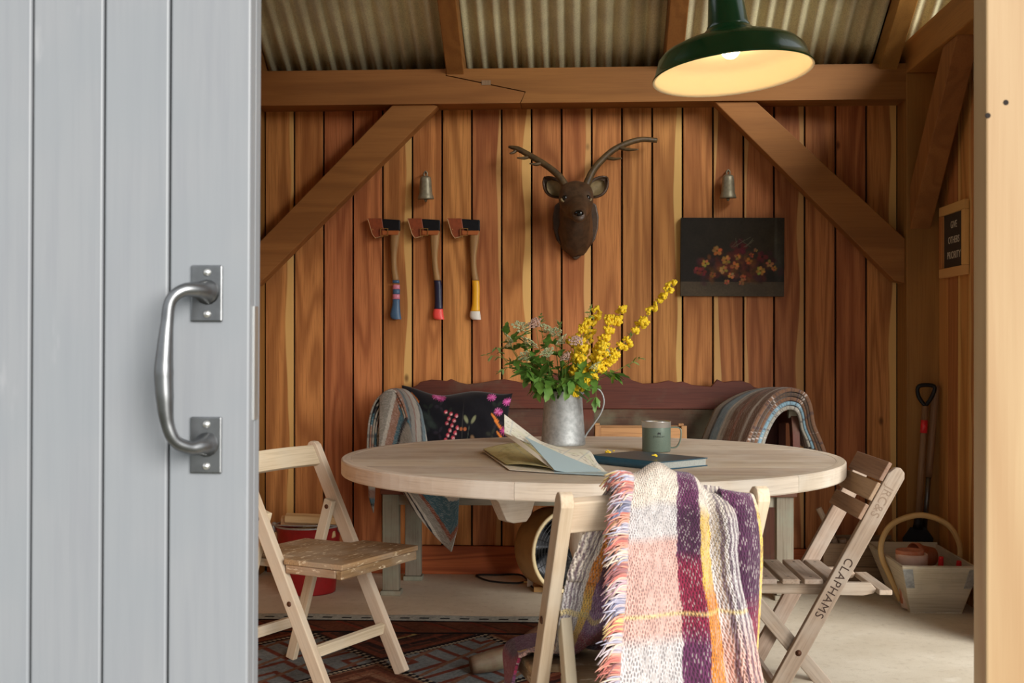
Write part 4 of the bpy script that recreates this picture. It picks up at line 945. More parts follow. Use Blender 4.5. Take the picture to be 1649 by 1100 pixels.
# left leaf, slightly raised and printed
MB().grid(quad(gz(892,755,z1+.010),gz(815,748,z1+.006),gz(778,723,z1+.012),gz(850,712,z1+.014),Vector((0,0,.006))),60,45,mb_.get).build('map_leaf',M_map,mp,world=True,smooth=True,solid=.0008)
# standing cream fold and the big curling printed sheet
MB().grid(quad(gz(892,758,z1+.004),at(893,752,3.70),at(815,692,3.92),at(812,699,3.93),Vector((.0,.0,.0))),10,10).build('map_fold',M_mapc,mp,world=True,solid=.0012)
def curl(u,v):
    # u along the sheet from upper left to lower right, v from lower to upper edge
    lo_=catmull([at(812,697,3.90),at(846,712,3.86),at(890,737,3.79),at(930,757,3.72),at(979,765,3.665)],8); hi_=catmull([at(812,667,3.97),at(842,690,3.97),at(872,711,3.95),at(912,722,3.90),at(947,725,3.86),at(962,745,3.76),at(979,763,3.67)],8)
    a=u*(len(lo_)-1); i=min(int(a),len(lo_)-2); b=u*(len(hi_)-1); j=min(int(b),len(hi_)-2)
    p=lo_[i].lerp(lo_[i+1],a-i).lerp(hi_[j].lerp(hi_[j+1],b-j),v)+Vector((0,0,.003*math.sin(v*3.14))); p.z=max(p.z,TZ+.005); return p
MB().grid(curl,80,30,ma.get).build('map_leaf',M_map,mp,world=True,smooth=True,solid=.0008)
MB().grid(quad(at(893,757,3.665),at(979,766,3.655),at(965,756,3.70),at(845,703,3.87),Vector((0,0,-.004))),10,10).build('inner_cover',M_mapb,mp,world=True,solid=.001)

for i,(px,py,sc) in enumerate(((973,728,1.0),(983,729,.8),(990,726,.6),(977,726,.7))):
    p=gz(px,py,TZ+.004); o=bpy.data.objects.new('fallen_petal',ME_bl); COL.objects.link(o); o.location=p; o.scale=(sc*.8,sc*.8,sc*.4); o.rotation_euler=(0,0,i*1.9)
    tag(o,['largest fallen yellow petal on the table behind the book','fallen yellow petal second nearest the book corner','rightmost small fallen yellow petal beside the book','small fallen yellow petal behind the largest one'][i],'petal','fallen yellow petals')
p=gz(1054,739,TZ+BT); o=bpy.data.objects.new('fallen_petal',ME_bl); COL.objects.link(o); o.location=p+Vector((0,0,.006)); o.scale=(.5,.3,.9); o.rotation_euler=(0,-1.2,.3); tag(o,'single yellow petal lying on the teal book','petal')
# ------------------------------------------------------------------ cushions on the bench
cc=Canvas(340,190,(16,16,24)); q=random.Random(2)
def leafs(x,y,n,col,L=12,w=4,a0=0):
    for i in range(n): a=a0+i*6.28/n; cc.ell(x+math.cos(a)*L*.7,y+math.sin(a)*L*.7,L*.7,w,col,a,.85,.4)
for i in range(14): leafs(q.random()*340,q.random()*190,3,q.choice([(34,42,36),(44,46,38),(40,34,44)]),14,5,q.random()*6)
for i in range(17):   # foxglove
    x=148+((i*17)%40)-6; y=40+i*5.6+6; cc.ell(x,y,6.5,5.5,(206,74,92),0,.95,.4); cc.ell(x+2,y+2,4,3,(246,206,206),0,.95,.4); cc.ell(x+2,y+2.5,1.7,1.3,(150,40,60),0,.9,.5)
cc.line(164,140,162,190,1.8,(88,112,70)); cc.line(196,20,198,160,1.2,(70,66,62)); cc.line(220,80,208,150,1.2,(96,104,92))
for (x,y,a) in ((208,66,.9),(232,66,-.9)): cc.ell(x,y,13,6,(138,142,108),a,.9,.4)
leafs(200,88,2,(190,110,70),9,5)
for (x,y) in ((232,108),(240,124),(252,122)): cc.ell(x,y,11,8,(160,128,96),.6*x,.8,.5)
for (x,y) in ((24,20),(42,24),(300,60),(312,74),(322,100)):
    for j in range(6): cc.ell(x+j*4-10,y+j*3-8,5.5,3,(222,128,52),.8+j*.3,.9,.4)
for (x,y) in ((308,44),(322,138),(332,86),(110,6),(126,10),(280,12),(330,20)):
    for j in range(12): a=j*.55; cc.line(x,y,x+math.cos(a)*13,y+math.sin(a)*9,2.6,q.choice([(204,84,160),(226,120,186),(178,60,120)]),.9)
for (x,y,r_) in ((200,166,16),(216,158,17),(228,172,14),(206,180,14)): cc.ell(x,y,r_,r_*.8,(236,196,202),.3,.95,.5)
cc.ell(236,176,20,6,(190,70,140),.2,.9,.5); cc.ell(222,176,8,5,(246,226,220),0,.9,.6)
for (x,y) in ((80,60),(96,78),(70,84)): cc.ell(x,y,26,11,(44,54,50),.4,.8,.6)
cc.line(286,150,302,180,3,(96,112,118),.8); cc.ell(100,150,5,14,(98,46,80),0,.7,.5)
cc.mottle(6,.18)
M_print=colmat('floral_print_cloth',.75,.12,500,.08,spec=.15,sheen=.2)
def cushion(name,label,c,w,h,th,rot,get,puff=1.0):
    t=thing(name,label,'cushion',c,rot)
    def fn(side):
        def f(u,v):
            a,b=u*2-1,v*2-1; ed=(1-abs(a)**3.2)*(1-abs(b)**3.2)
            px_=1-.09*(1-b*b)*0; x=a*w/2*(1-.10*(1-abs(a))*0); pin=1-.085*(1-abs(b)**2.0); pinz=1-.10*(1-abs(a)**2.0)
            wr=.006*math.sin(a*9+b*4)*math.sin(b*7)*ed
            return Vector((a*w/2*pin,side*(th/2*max(ed,0)**.55*puff+wr)+(-.0),h/2+b*h/2*pinz+.012*math.sin(a*5)*(b>0)*b))
        return f
    MB().grid(fn(-1),170,96,get).build('cushion_front',M_print,t,smooth=True)
    MB().grid(fn(1),40,24,lambda u,v:SX((18,18,26))).build('cushion_back',M_print,t,smooth=True)
    return t
pl=at(640,700,5.60); pr=at(812,700,5.60)
cushion('floral_cushion','black cushion printed with foxgloves and flowers on the bench',((pl.x+pr.x)/2,5.70,.492),.53,.425,.15,Euler((math.radians(-11),math.radians(1.5),0)),cc.get)
cushion('floral_cushion','floral cushion lying low at the right end of the bench',(.70,5.58,.485),.36,.20,.18,Euler((math.radians(-20),0,.1)),lambda u,v:cc.get((u*1.3+.35)%1.0,(v*.8)%1.0)*(3.0 if (int(u*23)+int(v*9))%3==0 else 1.0))

cr=thing('wooden_crate','small pale wooden crate with end posts on the bench behind the mug','crate',(at(1030,700,5.52).x,5.50,.4805))
xa=at(958,690,5.44).x-cr.location.x; xb=at(1106,690,5.44).x-cr.location.x
for x in (xa,xb-.024):
    for y in (-.06,.10): MB().box((x,y,0),(x+.024,y+.024,.282)).build('corner_post',M_hick,cr,bevel=.002)
for y in (-.056,.104):
    for z in (.01,.08,.15,.214): MB().box((xa+.0245,y,z),(xb-.0245,y+.012,z+.058),'x').build('slat',M_hick,cr,bevel=.002)
for x in (xa+.004,xb-.016):
    for z in (.01,.08,.15,.214): MB().box((x,-.0355,z),(x+.012,.0995,z+.058),'y').build('slat',M_hick,cr,bevel=.002)
MB().box((xa+.02,-.04,.002),(xb-.02,.10,.0095),'x').build('base_board',M_trug,cr)

# ------------------------------------------------------------------ tweed blankets over the bench arms
M_tweed=colmat('tweed_wool',.95,.6,weave=(26,110),bump=.5,spec=.05,sheen=.3)
def stripes(seq):
    tot=sum(w for w,_ in seq)
    def f(v):
        a=(v%1.0)*tot
        for w,c in seq:
            if a<w: return SX(c)
            a-=w
        return SX(seq[-1][1])
    return f
GREY,TEAL,BRN,BLK,CRM,RST,LB=(150,146,136),(72,110,122),(112,84,66),(34,34,38),(196,190,178),(140,84,62),(120,150,166)
def arch(mb,pts,Y0,Y1,colf,nu=60,nv=24,skew=0.0,wave=.004,inner=0.0):
    P=catmull(pts,8); n=len(P)-1
    def fn(u,v):
        a=u*n;i=min(int(a),n-1); p=P[i].lerp(P[i+1],a-i); 
        sl=(max(0,.55-u)/.55 if inner<0 else max(0,u-.45)/.55); return Vector((p.x+inner*v*min(1,sl*2)+wave*math.sin(v*5+u*9),Y0+(Y1-Y0)*v+skew*u,p.z+wave*math.sin(u*14+v*4)))
    off=len(mb.uv)
    mb.grid(fn,nu,nv,lambda u,v:colf(u,v))
tw=thing('tweed_blanket','folded grey and blue tweed blanket over the right arm of the bench','blanket',(.97,5.55,.85),0,'tweed blankets on the bench arms')
sA=stripes([(3,BRN),(.5,CRM),(.5,GREY),(3,BRN),(1,RST),(.4,CRM),(2,BRN),(2,GREY),(1,CRM),(3,LB),(.5,CRM),(1,BLK),(3,GREY),(2,CRM)])
sB=stripes([(2,(92,76,64)),(1,GREY),(3,(86,72,62)),(2,TEAL),(1,BLK),(3,LB),(1,CRM),(2,BLK)])
def pz(L,Y): return [at(a,b,Y) for a,b in L]
Y=5.385
out=[(1192,760),(1198,720),(1210,690),(1228,655),(1248,634),(1272,626),(1296,632),(1307,650),(1312,682),(1322,708),(1331,728)]
m=MB()
for d,seq,sh in ((0,sA,0),(1,sB,.2),(2,sA,.45),(3,sB,.6),(4,sA,.8)):
    cx,cy=1272,700; s=1-.098*d
    L=[(cx+(a-cx)*s,cy+(b-cy)*s+(4 if b>715 else 0)) for a,b in out]
    arch(m,pz(L,Y),Y+.004*d,Y+.30-.02*d,(lambda q,h_:(lambda u,v:q(v*.9+h_)))(seq,sh),inner=-.16)
m.build('blanket_folds',M_tweed,tw,world=True,smooth=True,solid=.016,offset=-1)
tl=thing('tweed_blanket','grey tweed blanket over the left bench arm, its corner hanging under the table','blanket',(-.88,5.50,.85),0,'tweed blankets on the bench arms')
Y=5.395
out=[(590,740),(590,700),(594,668),(603,645),(617,632),(633,628),(645,638),(654,660),(660,690),(664,720),(668,760)]
m=MB(); sC=stripes([(5,GREY),(1,CRM),(2,(160,120,100)),(1,TEAL),(.6,BLK),(3,GREY),(1,RST),(4,(170,164,150)),(1,BLK),(2,TEAL),(1,CRM)])
for d in (0,1,2,3,4):
    cx,cy=628,705; s=1-.10*d; L=[(cx+(a-cx)*s,cy+(b-cy)*s+(4 if b>730 else 0)) for a,b in out]
    arch(m,pz(L,Y),Y+.005*d,Y+.27-.02*d,lambda u,v,d=d:sC(u*.5+v*.55+d*.3),skew=-.012,inner=.035)
# front face of the left blanket, hanging down over the end of the arm
def face(u,v):
    x=611+u*52; tops=[(603,645),(617,633),(633,629),(645,639),(654,661),(663,700)]
    for (a,b),(c,d_) in zip(tops[:-1],tops[1:]):
        if a<=x<=c+.01: ty=b+(d_-b)*(x-a)/(c-a)
    y=ty+(752-ty)*v; return at(x+6*v*(u-.3),y,5.388-.012*math.sin(u*7+v*2)-.006*v)
m.grid(face,40,50,lambda u,v:sC(u*.42+v*.22+.05))
# hanging corner in front of the bench
sD=stripes([(1.4,BRN),(.35,CRM),(.5,BLK),(.3,CRM),(.4,RST),(.35,BLK),(.5,CRM),(2.2,TEAL),(.5,RST),(1.2,GREY),(.5,CRM),(.35,BLK),(.7,CRM),(.4,BLK)])
def tail(u,v):
    topl,topr=at(640,742,5.36),at(742,745,5.37); a=topl.lerp(topr,u)
    lowl=Vector((at(650,790,5.36).x,5.372,at(650,792,5.36).z)); tip=at(728,888,5.34); lowr=at(738,850,5.35)
    b=(lowl.lerp(tip,u/.8) if u<.8 else tip.lerp(lowr,(u-.8)/.2)) ; b.z-=.03*math.sin(min(u/.8,1)*math.pi)*1.0
    p=a.lerp(b,v); p.y-=.012*math.sin(u*8)*v+.006; return p
m.grid(tail,50,60,lambda u,v:sD(.18+(v*1.0-u*.62)*.62+.25))
def tail2(u,v):
    a=at(592,735,5.40).lerp(at(606,735,5.42),u); b=at(595,800,5.40).lerp(at(604,800,5.42),u); t_=at(602,826,5.41); p=a.lerp(b,v/.7) if v<.7 else b.lerp(t_,(v-.7)/.3); return p
m.grid(tail2,6,20,lambda u,v:sC(v*.5))
m.build('blanket_folds',M_tweed,tl,world=True,smooth=True,solid=.008,offset=-1)

# ------------------------------------------------------------------ plaid blanket over the front chair
M_plaid=colmat('plaid_boucle_wool',.95,.62,weave=(46,150),bump=.8,spec=.05,sheen=.35)
pb=thing('plaid_blanket','pink, purple and orange plaid wool blanket draped over the front chair','blanket',(FC[0],FC[1],.8),FC[2]-math.pi/2)
Zo=Vector((0,0,-.8))
ST=[((-.135,-.470,.16),(.205,-.462,.16)),((-.128,-.462,.36),(.200,-.455,.36)),((-.118,-.452,.55),(.168,-.446,.55)),((-.106,-.444,.70),(.145,-.440,.70)),((-.094,-.432,.80),(.135,-.430,.795)),
    ((-.078,-.402,.872),(.130,-.402,.842)),((-.100,-.362,.850),(.125,-.366,.826)),((-.145,-.345,.770),(.130,-.345,.74)),((-.184,-.318,.66),(.09,-.305,.62)),((-.190,-.268,.545),(.05,-.235,.52)),((-.180,-.185,.468),(.01,-.10,.470)),((-.222,-.130,.462),(-.06,-.02,.478)),((-.236,-.115,.44),(-.222,.020,.45)),((-.252,-.11,.37),(-.240,-.0,.36)),((-.262,-.105,.27),(-.250,-.03,.265))]
nS=10; PL=catmull([a for a,_ in ST],nS); PR=catmull([b for _,b in ST],nS); NP=len(PL)-1
LEN=sum((PL[i+1]-PL[i]).length for i in range(NP))
cum=[0.0]
for i in range(NP): cum.append(cum[-1]+((PL[i+1].lerp(PR[i+1],.5))-(PL[i].lerp(PR[i],.5))).length)
def drape(u,v):
    a=v*NP;i=min(int(a),NP-1); l=PL[i].lerp(PL[i+1],a-i); r_=PR[i].lerp(PR[i+1],a-i); p=l.lerp(r_,u)
    s_=v*(len(ST)-1)
    if s_<5.5:   # front fall: soft vertical folds, growing downwards, deeper at the right
        g_=min(1,(5.5-s_)/1.5); p.y-=g_*(.010*math.sin(u*9+.5)+.018*math.exp(-((u-.62)/.10)**2)-.020*math.exp(-((u-.76)/.06)**2)+.014*math.exp(-((u-.9)/.07)**2)+.006*math.sin(v*40+u*3))
        hump=math.exp(-((s_-5.0)/.9)**2); p.z+=hump*(.026*math.sin(math.pi*min(1,u/.72))-.030*max(0,u-.72)/.28)-.006*hump*math.sin(u*17)
    else:
        g_=min(1,(s_-5.5)/1.0); dn=Vector((.15,-.55,.75)).normalized() if s_>8 else Vector((0,-1,0))
        if s_<11.2: p+=dn*(g_*(.012*math.sin(u*15)+.006*math.sin(u*31+1)))
        p.z+=.004*math.sin(v*30)
        if 9<s_<12: p.z=max(p.z,.452)
    return p+Zo
CREAM,PINK,BLUW,SPK=SX((240,226,210)),SX((230,184,172)),SX((218,212,212)),SX((206,188,168)); PUR,NAV,CRI,LIL=SX((112,58,96)),SX((70,66,116)),SX((148,46,74)),SX((150,112,156)); ORA,YEL,AMB=SX((226,140,52)),SX((238,196,98)),SX((230,172,80)); DPU=SX((86,48,78))
rb=random.Random(21)
def band(v,off,seq):
    a=((v+off)*1.0)%1.0*len(seq); i=int(a); fr_=a-i; e=max(0,(fr_-.75)/.25); return seq[i]*(1-e)+seq[(i+1)%len(seq)]*e
SCREAM=[SPK,CREAM,BLUW,PINK,PINK,BLUW,CREAM,SPK,CREAM,BLUW,PINK,CREAM,SPK,PINK,CREAM,BLUW,CREAM,PINK,SPK,CREAM]
SPUR=[PUR,NAV,LIL,PUR,CRI,DPU,PUR,NAV,CRI,PUR,LIL,CRI,NAV,PUR]
SORA=[AMB,YEL,AMB,ORA,ORA,YEL,CREAM,AMB,ORA,YEL]
def plaid(u,v,shift=0.0):
    jit=.006*math.sin(v*70)+.004*math.sin(v*173); u=u+jit
    if v>.43: u=max(.5,1-u*1.55)
    if v>.85: return np.clip(band(v*2.2+u*.12,0,[CRI,PUR,YEL,CRI,NAV,LIL,NAV,PUR,DPU])*(1+mnoise.noise(Vector((u*30,v*160,1)))*.5),0,1)
    if u<.47: c=band(v,shift,SCREAM)
    elif u<.64: c=band(v,.13+shift,SPUR)
    elif u<.76: c=band(v,.3+shift,SORA)
    else:
        c=band(v,.55+shift,[CREAM,BLUW,PINK,CREAM,PINK,BLUW,CREAM])
        for l,w_ in ((.835,.014),(.885,.009),(.93,.012),(.975,.008)):
            if abs(u-l)<w_: c=c*.2+DPU*.8
    if abs(v-.165)<.0026 or abs(v-.62)<.004: c=c*.35+SX((246,222,140))*.65
    n_=mnoise.noise(Vector((u*14,v*60,3)))*.22+mnoise.noise(Vector((u*60,v*220,7)))*.25
    return np.clip(c*(1+n_),0,1)
m=MB(); m.grid(drape,120,340,plaid)
# second fold hanging beside it at the right
ST2=[((.130,-.430,.44),(.182,-.428,.46)),((.122,-.434,.60),(.192,-.430,.61)),((.118,-.430,.74),(.198,-.424,.74)),((.115,-.402,.836),(.190,-.400,.822)),((.115,-.370,.80),(.182,-.372,.80)),((.115,-.350,.70),(.175,-.352,.70)),((.110,-.320,.58),(.165,-.320,.58))]
QL=catmull([a for a,_ in ST2],8); QR=catmull([b for _,b in ST2],8)
def drape2(u,v):
    a=v*(len(QL)-1);i=min(int(a),len(QL)-2); p=QL[i].lerp(QL[i+1],a-i).lerp(QR[i].lerp(QR[i+1],a-i),u); p.y-=.016*math.sin(math.pi*u)*(1 if p.y<-.385 else -.4); return p+Zo
m.grid(drape2,40,100,lambda u,v:plaid(.49+.14*min(u*1.15,1) if u<.88 else .70,v*.24+.18))
for i_ in range(len(m.uv)-41*101,len(m.uv)): m.uv[i_]=(m.uv[i_][0]*.28,m.uv[i_][1]*.30)
m.build('blanket_sheet',M_plaid,pb,smooth=True,solid=.007,offset=-1)
M_fr=colmat('fringe_wool',.95,0,spec=.05,sheen=.3)
fm=MB(); FCOL=[SX((206,84,64)),SX((232,150,120)),SX((222,206,214)),SX((172,176,204)),SX((86,104,150)),SX((150,52,60)),SX((236,214,190)),SX((238,206,110)),SX((196,150,170)),SX((206,84,64))]
for i in range(430):
    v=.002+.40*i/430; p=drape(0.004,v); 
    blk=int(i/18)%7; c=.25*SX((216,200,196))+.75*FCOL[rb.choice({0:[0,1,5],1:[2,3,6],2:[0,1,7],3:[4,3,2],4:[2,6,8],5:[0,5,1],6:[2,3,6]}[blk])]
    L=rb.uniform(.028,.050); dz=rb.uniform(-.022,.012) - .010; dy=rb.uniform(-.016,.002)
    a=p; b=p+Vector((-L*.55,dy-.010,.006+dz*.2)); d_=p+Vector((-L,dy-.004,dz))
    fm.tube(catmull([a+Vector((.004,-.002,0)),b,d_],3),lerpl([.0021,.0018,.0009],3),5,True,1.0,[c*rb.uniform(.8,1.1)]*7)
fm.build('fringe',M_fr,pb,smooth=True,kind='stuff')

# ------------------------------------------------------------------ rug
def rugcol():
    # knotted pattern drawn on a grid of knots
    wN,hN=420,300; cv=Canvas(wN,hN,(92,54,42)); xx=np.arange(wN)[None,:]; yy=np.arange(hN)[:,None]
    P=150; dx=np.abs(((xx+40)%P)-P/2)/ (P/2); dy=np.abs(((yy+10)%P)-P/2)/(P/2); dd=dx+dy
    cell=(((xx+40)//P)+((yy+10)//P))%3
    a=cv.a; st_=np.floor(dd*14)/14
    for cid,cols in ((0,[(96,50,38),(130,76,54),(58,38,36)]),(1,[(72,48,40),(112,62,46),(48,34,34)]),(2,[(128,84,64),(96,58,44),(140,104,82)])):
        mk=np.broadcast_to((cell==cid),dd.shape); lv=(np.floor(dd*9)).astype(int)%3
        for i,c in enumerate(cols): a[mk&(lv==i)]=SX(c)
    out_=dd>1.0; a[out_]=SX((122,128,130)); lv=((np.floor((dx-dy)*12)).astype(int)%4==0)&out_; a[lv]=SX((112,60,48))
    lv=((np.floor((xx/5+yy/9))).astype(int)%7==0)&out_; a[lv]=SX((126,92,74))
    edge=np.abs(dd-1.0)<.055; a[edge]=SX((26,26,34)); dots=edge&(((xx//3+yy//3)%3)==0); a[dots]=SX((176,164,142))
    inn=np.abs(dd-.22)<.03; a[inn]=SX((168,148,96))
    z_=(np.abs(((xx%24)-12))+ (yy%16))%16<2; a[z_&(dd<.9)]=SX((112,62,46))
    sp_=((xx*7+yy*13+(xx*yy)%11)%9==0); a[sp_&(dd<.95)]*=.55
    # border at the far edge
    a[:26,:]=SX((190,200,198)); dash=((xx//9)%2==0)&(yy>=12)&(yy<16); a[np.broadcast_to(dash,dd.shape)]=SX((52,60,66)); a[22:26,:]=SX((30,30,36))
    a[26:58,:]=SX((104,64,48)); zig=np.abs(((xx%40)-20)*.9+22-yy+18)<1.6; a[26:58,:][np.broadcast_to(zig,dd.shape)[26:58,:]]=SX((126,54,42)); zig2=np.abs(((xx%40)-20)*.9+16-yy+18)<1.2; a[26:58,:][np.broadcast_to(zig2,dd.shape)[26:58,:]]=SX((64,44,40))
    a[58:63,:]=SX((26,26,32)); a*=.8; cv.mottle(2,.22); cv.mottle(25,.2); return cv
rc=rugcol()
M_rug=colmat('knotted_rug_wool',.95,.35,260,.4,spec=.05)
rx0,rx1,ry0,ry1=-1.52,.34,3.42,5.02
rg=thing('patterned_rug','worn red-brown and blue patterned rug under the table','rug',((rx0+rx1)/2,(ry0+ry1)/2,0))
MB().grid(lambda u,v:Vector((rx0+(rx1-rx0)*u,ry0+(ry1-ry0)*v,.0085+.0015*math.sin(u*23)*math.sin(v*17)-(.004 if v>.992 or v<.008 or u<.006 or u>.994 else 0))),420,300,rc.get).build('rug_pile',M_rug,rg,world=True,smooth=True)
MB().box((rx0+.002,ry0+.002,.0005),(rx1-.002,ry1-.002,.0035)).build('rug_backing',M_crate,rg,world=True)

# ------------------------------------------------------------------ red bucket of firewood
bc=gz(497,950,0); bc.y=5.50; bc.x=at(497,900,5.50).x
bu=thing('red_bucket','red metal bucket full of split firewood behind the bare chair','bucket',(bc.x,bc.y,0))
M_redm=plain('red_bucket_paint',S(150,24,26),.42,0,30,.3,dark=S(96,14,18))
b0=MB().lathe([(0,.004),(.118,.004),(.120,0),(.122,.006),(.136,.18),(.142,.28),(.150,.300),(.1525,.303),(.150,.306),(.139,.288),(.132,.18),(.116,.012),(0,.010)],40).build('bucket_body',M_redm,bu,smooth=True)
MB().lathe([(.1505,.299),(.155,.3035),(.1505,.308),(.147,.3035),(.1505,.299)],40).build('rim',M_zinc,b0,smooth=True)
MB().lathe([(.1300,.116),(.1335,.118),(.1337,.122),(.1305,.124)],40).build('pale_band',M_wht,b0,smooth=True)
for s in (-1,1): MB().ball((s*.152,-.03,.295),(.016,.022,.024),10,8).build('handle_lug',M_zinc,b0,smooth=True)
hb=catmull([(-.158,-.03,.30),(-.13,-.12,.318),(-.05,-.165,.322),(.05,-.165,.322),(.13,-.12,.318),(.158,-.03,.30)],6)
MB().tube(hb,.003,6).build('bail_handle',M_zinc,bu,smooth=True)
rl=random.Random(6)
LG=[(-.075,.02,.262,.20,.07),(.02,-.025,.268,.23,-.05),(-.015,.05,.315,.24,.03),(.015,.00,.330,.24,-.02),(.05,.075,.275,.18,.05)]
for i,(x,y,z,L,a) in enumerate(LG):
    d=Vector((math.cos(a*3),math.sin(a*3),rl.uniform(-.05,.05))).normalized(); c=Vector((bc.x+x,bc.y+y,z))
    o=MB(); s=d.cross(Vector((0,0,1))).normalized(); u=Vector((0,0,1)); w_=.032
    pr=[(-w_,-.016),(w_,-.018),(w_*.8,.012),(-w_*.1,.022),(-w_*.9,.014)]; v=[];g=[]
    for e in (-L/2,L/2):
        for (p,q_) in pr: v.append(d*e+s*p+u*q_); g.append(Vector((p+i,q_,e)))
    o.add(v,[(0,1,2,3,4),(9,8,7,6,5)]+[(j,j+5,(j+1)%5+5,(j+1)%5) for j in range(5)],g)
    b_=o.build('firewood_log',M_log,None,bevel=.003); b_.location=c
    tag(b_,['split log at the left of the red bucket','split log at the front of the red bucket','upper rear split log across the red bucket','topmost split log across the red bucket','split log at the back right of the red bucket'][i],'log','split logs in the red bucket')

# ------------------------------------------------------------------ drum fan heater with lead
fc=at(914,880,5.50); fc.z=.195
fn_=thing('drum_fan','cream drum-shaped fan with black grille under the bench','fan',(fc.x,fc.y,0))
M_drum=plain('ochre_metal',S(178,140,88),.42,.2,20,.25); M_cream=plain('cream_rim',S(226,208,164),.4); M_grl=plain('black_grille',S(22,22,25),.4,.5); M_dk=plain('dark_inside',S(18,18,20),.7); M_blade=plain('fan_blade',S(84,86,90),.35,.7)
nx=Vector((.56,-.83,0)).normalized(); sx_=Vector((-nx.y,nx.x,0)); FM=Matrix.Translation(fc)@Matrix((sx_,Vector((0,0,1)),sx_.cross(Vector((0,0,1))))).transposed().to_4x4()
if (FM.to_3x3()@Vector((0,0,1))).dot(nx)<0: FM=FM@Matrix.Rotation(math.pi,4,'Y')
Rr=.185
MB().lathe([(Rr-.05,-.20),(Rr-.02,-.19),(Rr-.004,-.16),(Rr,-.10),(Rr,-.012)],48,FM,True).build('drum',M_drum,fn_,world=True,smooth=True)
MB().lathe([(Rr-.001,-.012),(Rr+.004,-.006),(Rr+.004,.004),(Rr-.004,.007),(Rr-.012,.003),(Rr-.014,-.012)],48,FM).build('rim',M_cream,fn_,world=True,smooth=True)
MB().lathe([(0,-.15),(Rr-.016,-.15),(Rr-.012,-.012)],40,FM).build('inside',M_dk,fn_,world=True,smooth=True)
g=MB()
for i in range(10):
    r_=.030+i*.0155; g.tube([FM@Vector((r_*math.cos(a*math.pi/20),r_*math.sin(a*math.pi/20),.002)) for a in range(41)],.0013,5,False)
for i in range(16):
    a=i*math.pi/8; g.tube([FM@Vector((.025*math.cos(a),.025*math.sin(a),.003)),FM@Vector(((Rr-.01)*math.cos(a),(Rr-.01)*math.sin(a),.003))],.0015,5,False)
g.build('grille',M_grl,fn_,world=True)
for i in range(5):
    a=i*2*math.pi/5
    def bl(u,v):
        r_=.035+.12*v; q_=a+(u-.5)*(.75)+v*.2; return FM@Vector((r_*math.cos(q_),r_*math.sin(q_),-.06+.045*(u-.5)))
    MB().grid(bl,6,6).build('blade',M_blade,fn_,world=True,smooth=True,solid=.002)
MB().ball(fc+nx*(-.06),.032,12,8).build('hub',M_grl,fn_,world=True,smooth=True)
p_=fc-nx*.06; MB().box((p_.x-.12,p_.y-.02,.0),(p_.x+.12,p_.y+.02,.024)).build('foot',M_drum,fn_,world=True,bevel=.003)
MB().lathe([(.013,0),(.013,.004),(.008,.007),(0,.007)],14,Matrix.Translation(fc-nx*.05+Vector((-.035,-.13,-.125)))@Matrix.Rotation(math.radians(115),4,'X')).build('control_knob',M_grl,fn_,world=True,smooth=True)
cb=thing('power_cable','black power cable with white plug lying beside the fan','cable',(at(810,930,5.6).x,5.60,0))
pts=[gz(880,952),gz(858,948),gz(840,926),gz(800,920),gz(775,922),gz(768,930),gz(790,938),gz(830,941),gz(848,938)]
MB().tube(catmull([Vector((p.x,min(p.y,5.90),.006)) for p in pts],8),.0045,8).build('lead',M_cord,cb,world=True,smooth=True)
pp=gz(854,944); MB().box((pp.x-.014,pp.y-.03,.002),(pp.x+.014,pp.y+.015,.046)).build('plug',M_wht,cb,world=True,bevel=.004)
for dx in (-.006,.006): MB().box((pp.x-.030,pp.y-.012+dx,.02),(pp.x-.0145,pp.y-.008+dx,.024)).build('plug_pin',M_brass,cb,world=True)

# ------------------------------------------------------------------ trug with pots
tr=thing('garden_trug','pale wooden garden trug with a bent hoop handle on the floor','trug',(1.475,5.35,0))
tN,tF,bN,bF=5.05,5.65,5.19,5.53; tx0,tx1,bx0,bx1=1.318,1.628,1.388,1.600; zT=.216
def slab(a,b,c,d,th,nm,mt=M_trug,lab=None,gr=None):
    n=(b-a).cross(d-a).normalized()*th; v=[a,b,c,d,a+n,b+n,c+n,d+n]; ax=(b-a).normalized(); ay=(d-a)
    ay=(ay-ax*ay.dot(ax)).normalized(); o=MB().add(v,MB.BF,[Vector(((x-a).dot(ay),(x-a).dot(n)*20,(x-a).dot(ax))) for x in v]); return o.build(nm,mt,tr,world=True,bevel=.003)
V=Vector
slab(V((bx0,bN,.004)),V((bx1,bN,.004)),V((tx1,tN,zT)),V((tx0,tN,zT)),-.014,'end_board')
slab(V((bx1,bF,.004)),V((bx0,bF,.004)),V((tx0,tF,zT+.004)),V((tx1,tF,zT+.004)),-.014,'end_board')
slab(V((bx0-.001,bF,.004)),V((bx0-.001,bN,.004)),V((tx0-.001,tN,zT)),V((tx0-.001,tF,zT)),-.012,'side_board')
slab(V((bx1+.001,bN,.004)),V((bx1+.001,bF,.004)),V((tx1+.001,tF,zT)),V((tx1+.001,tN,zT)),-.012,'side_board')
MB().box((bx0,bN,0),(bx1,bF,.010),'y').build('base_board',M_trug,tr,world=True)
def onend(fx,fz,o=-.0015): x=(bx0+(bx1-bx0)*fx)*(1-fz)+(tx0+(tx1-tx0)*fx)*fz; return V((x,bN+(tN-bN)*fz+o,.004+(zT-.004)*fz))
for fx in (.0,.87):
    a,b,c,d=onend(fx,.55),onend(fx+.13,.55),onend(fx+.13,.96),onend(fx,.96); slab(a,b,c,d,.0012,'corner_bracket',M_zinc)
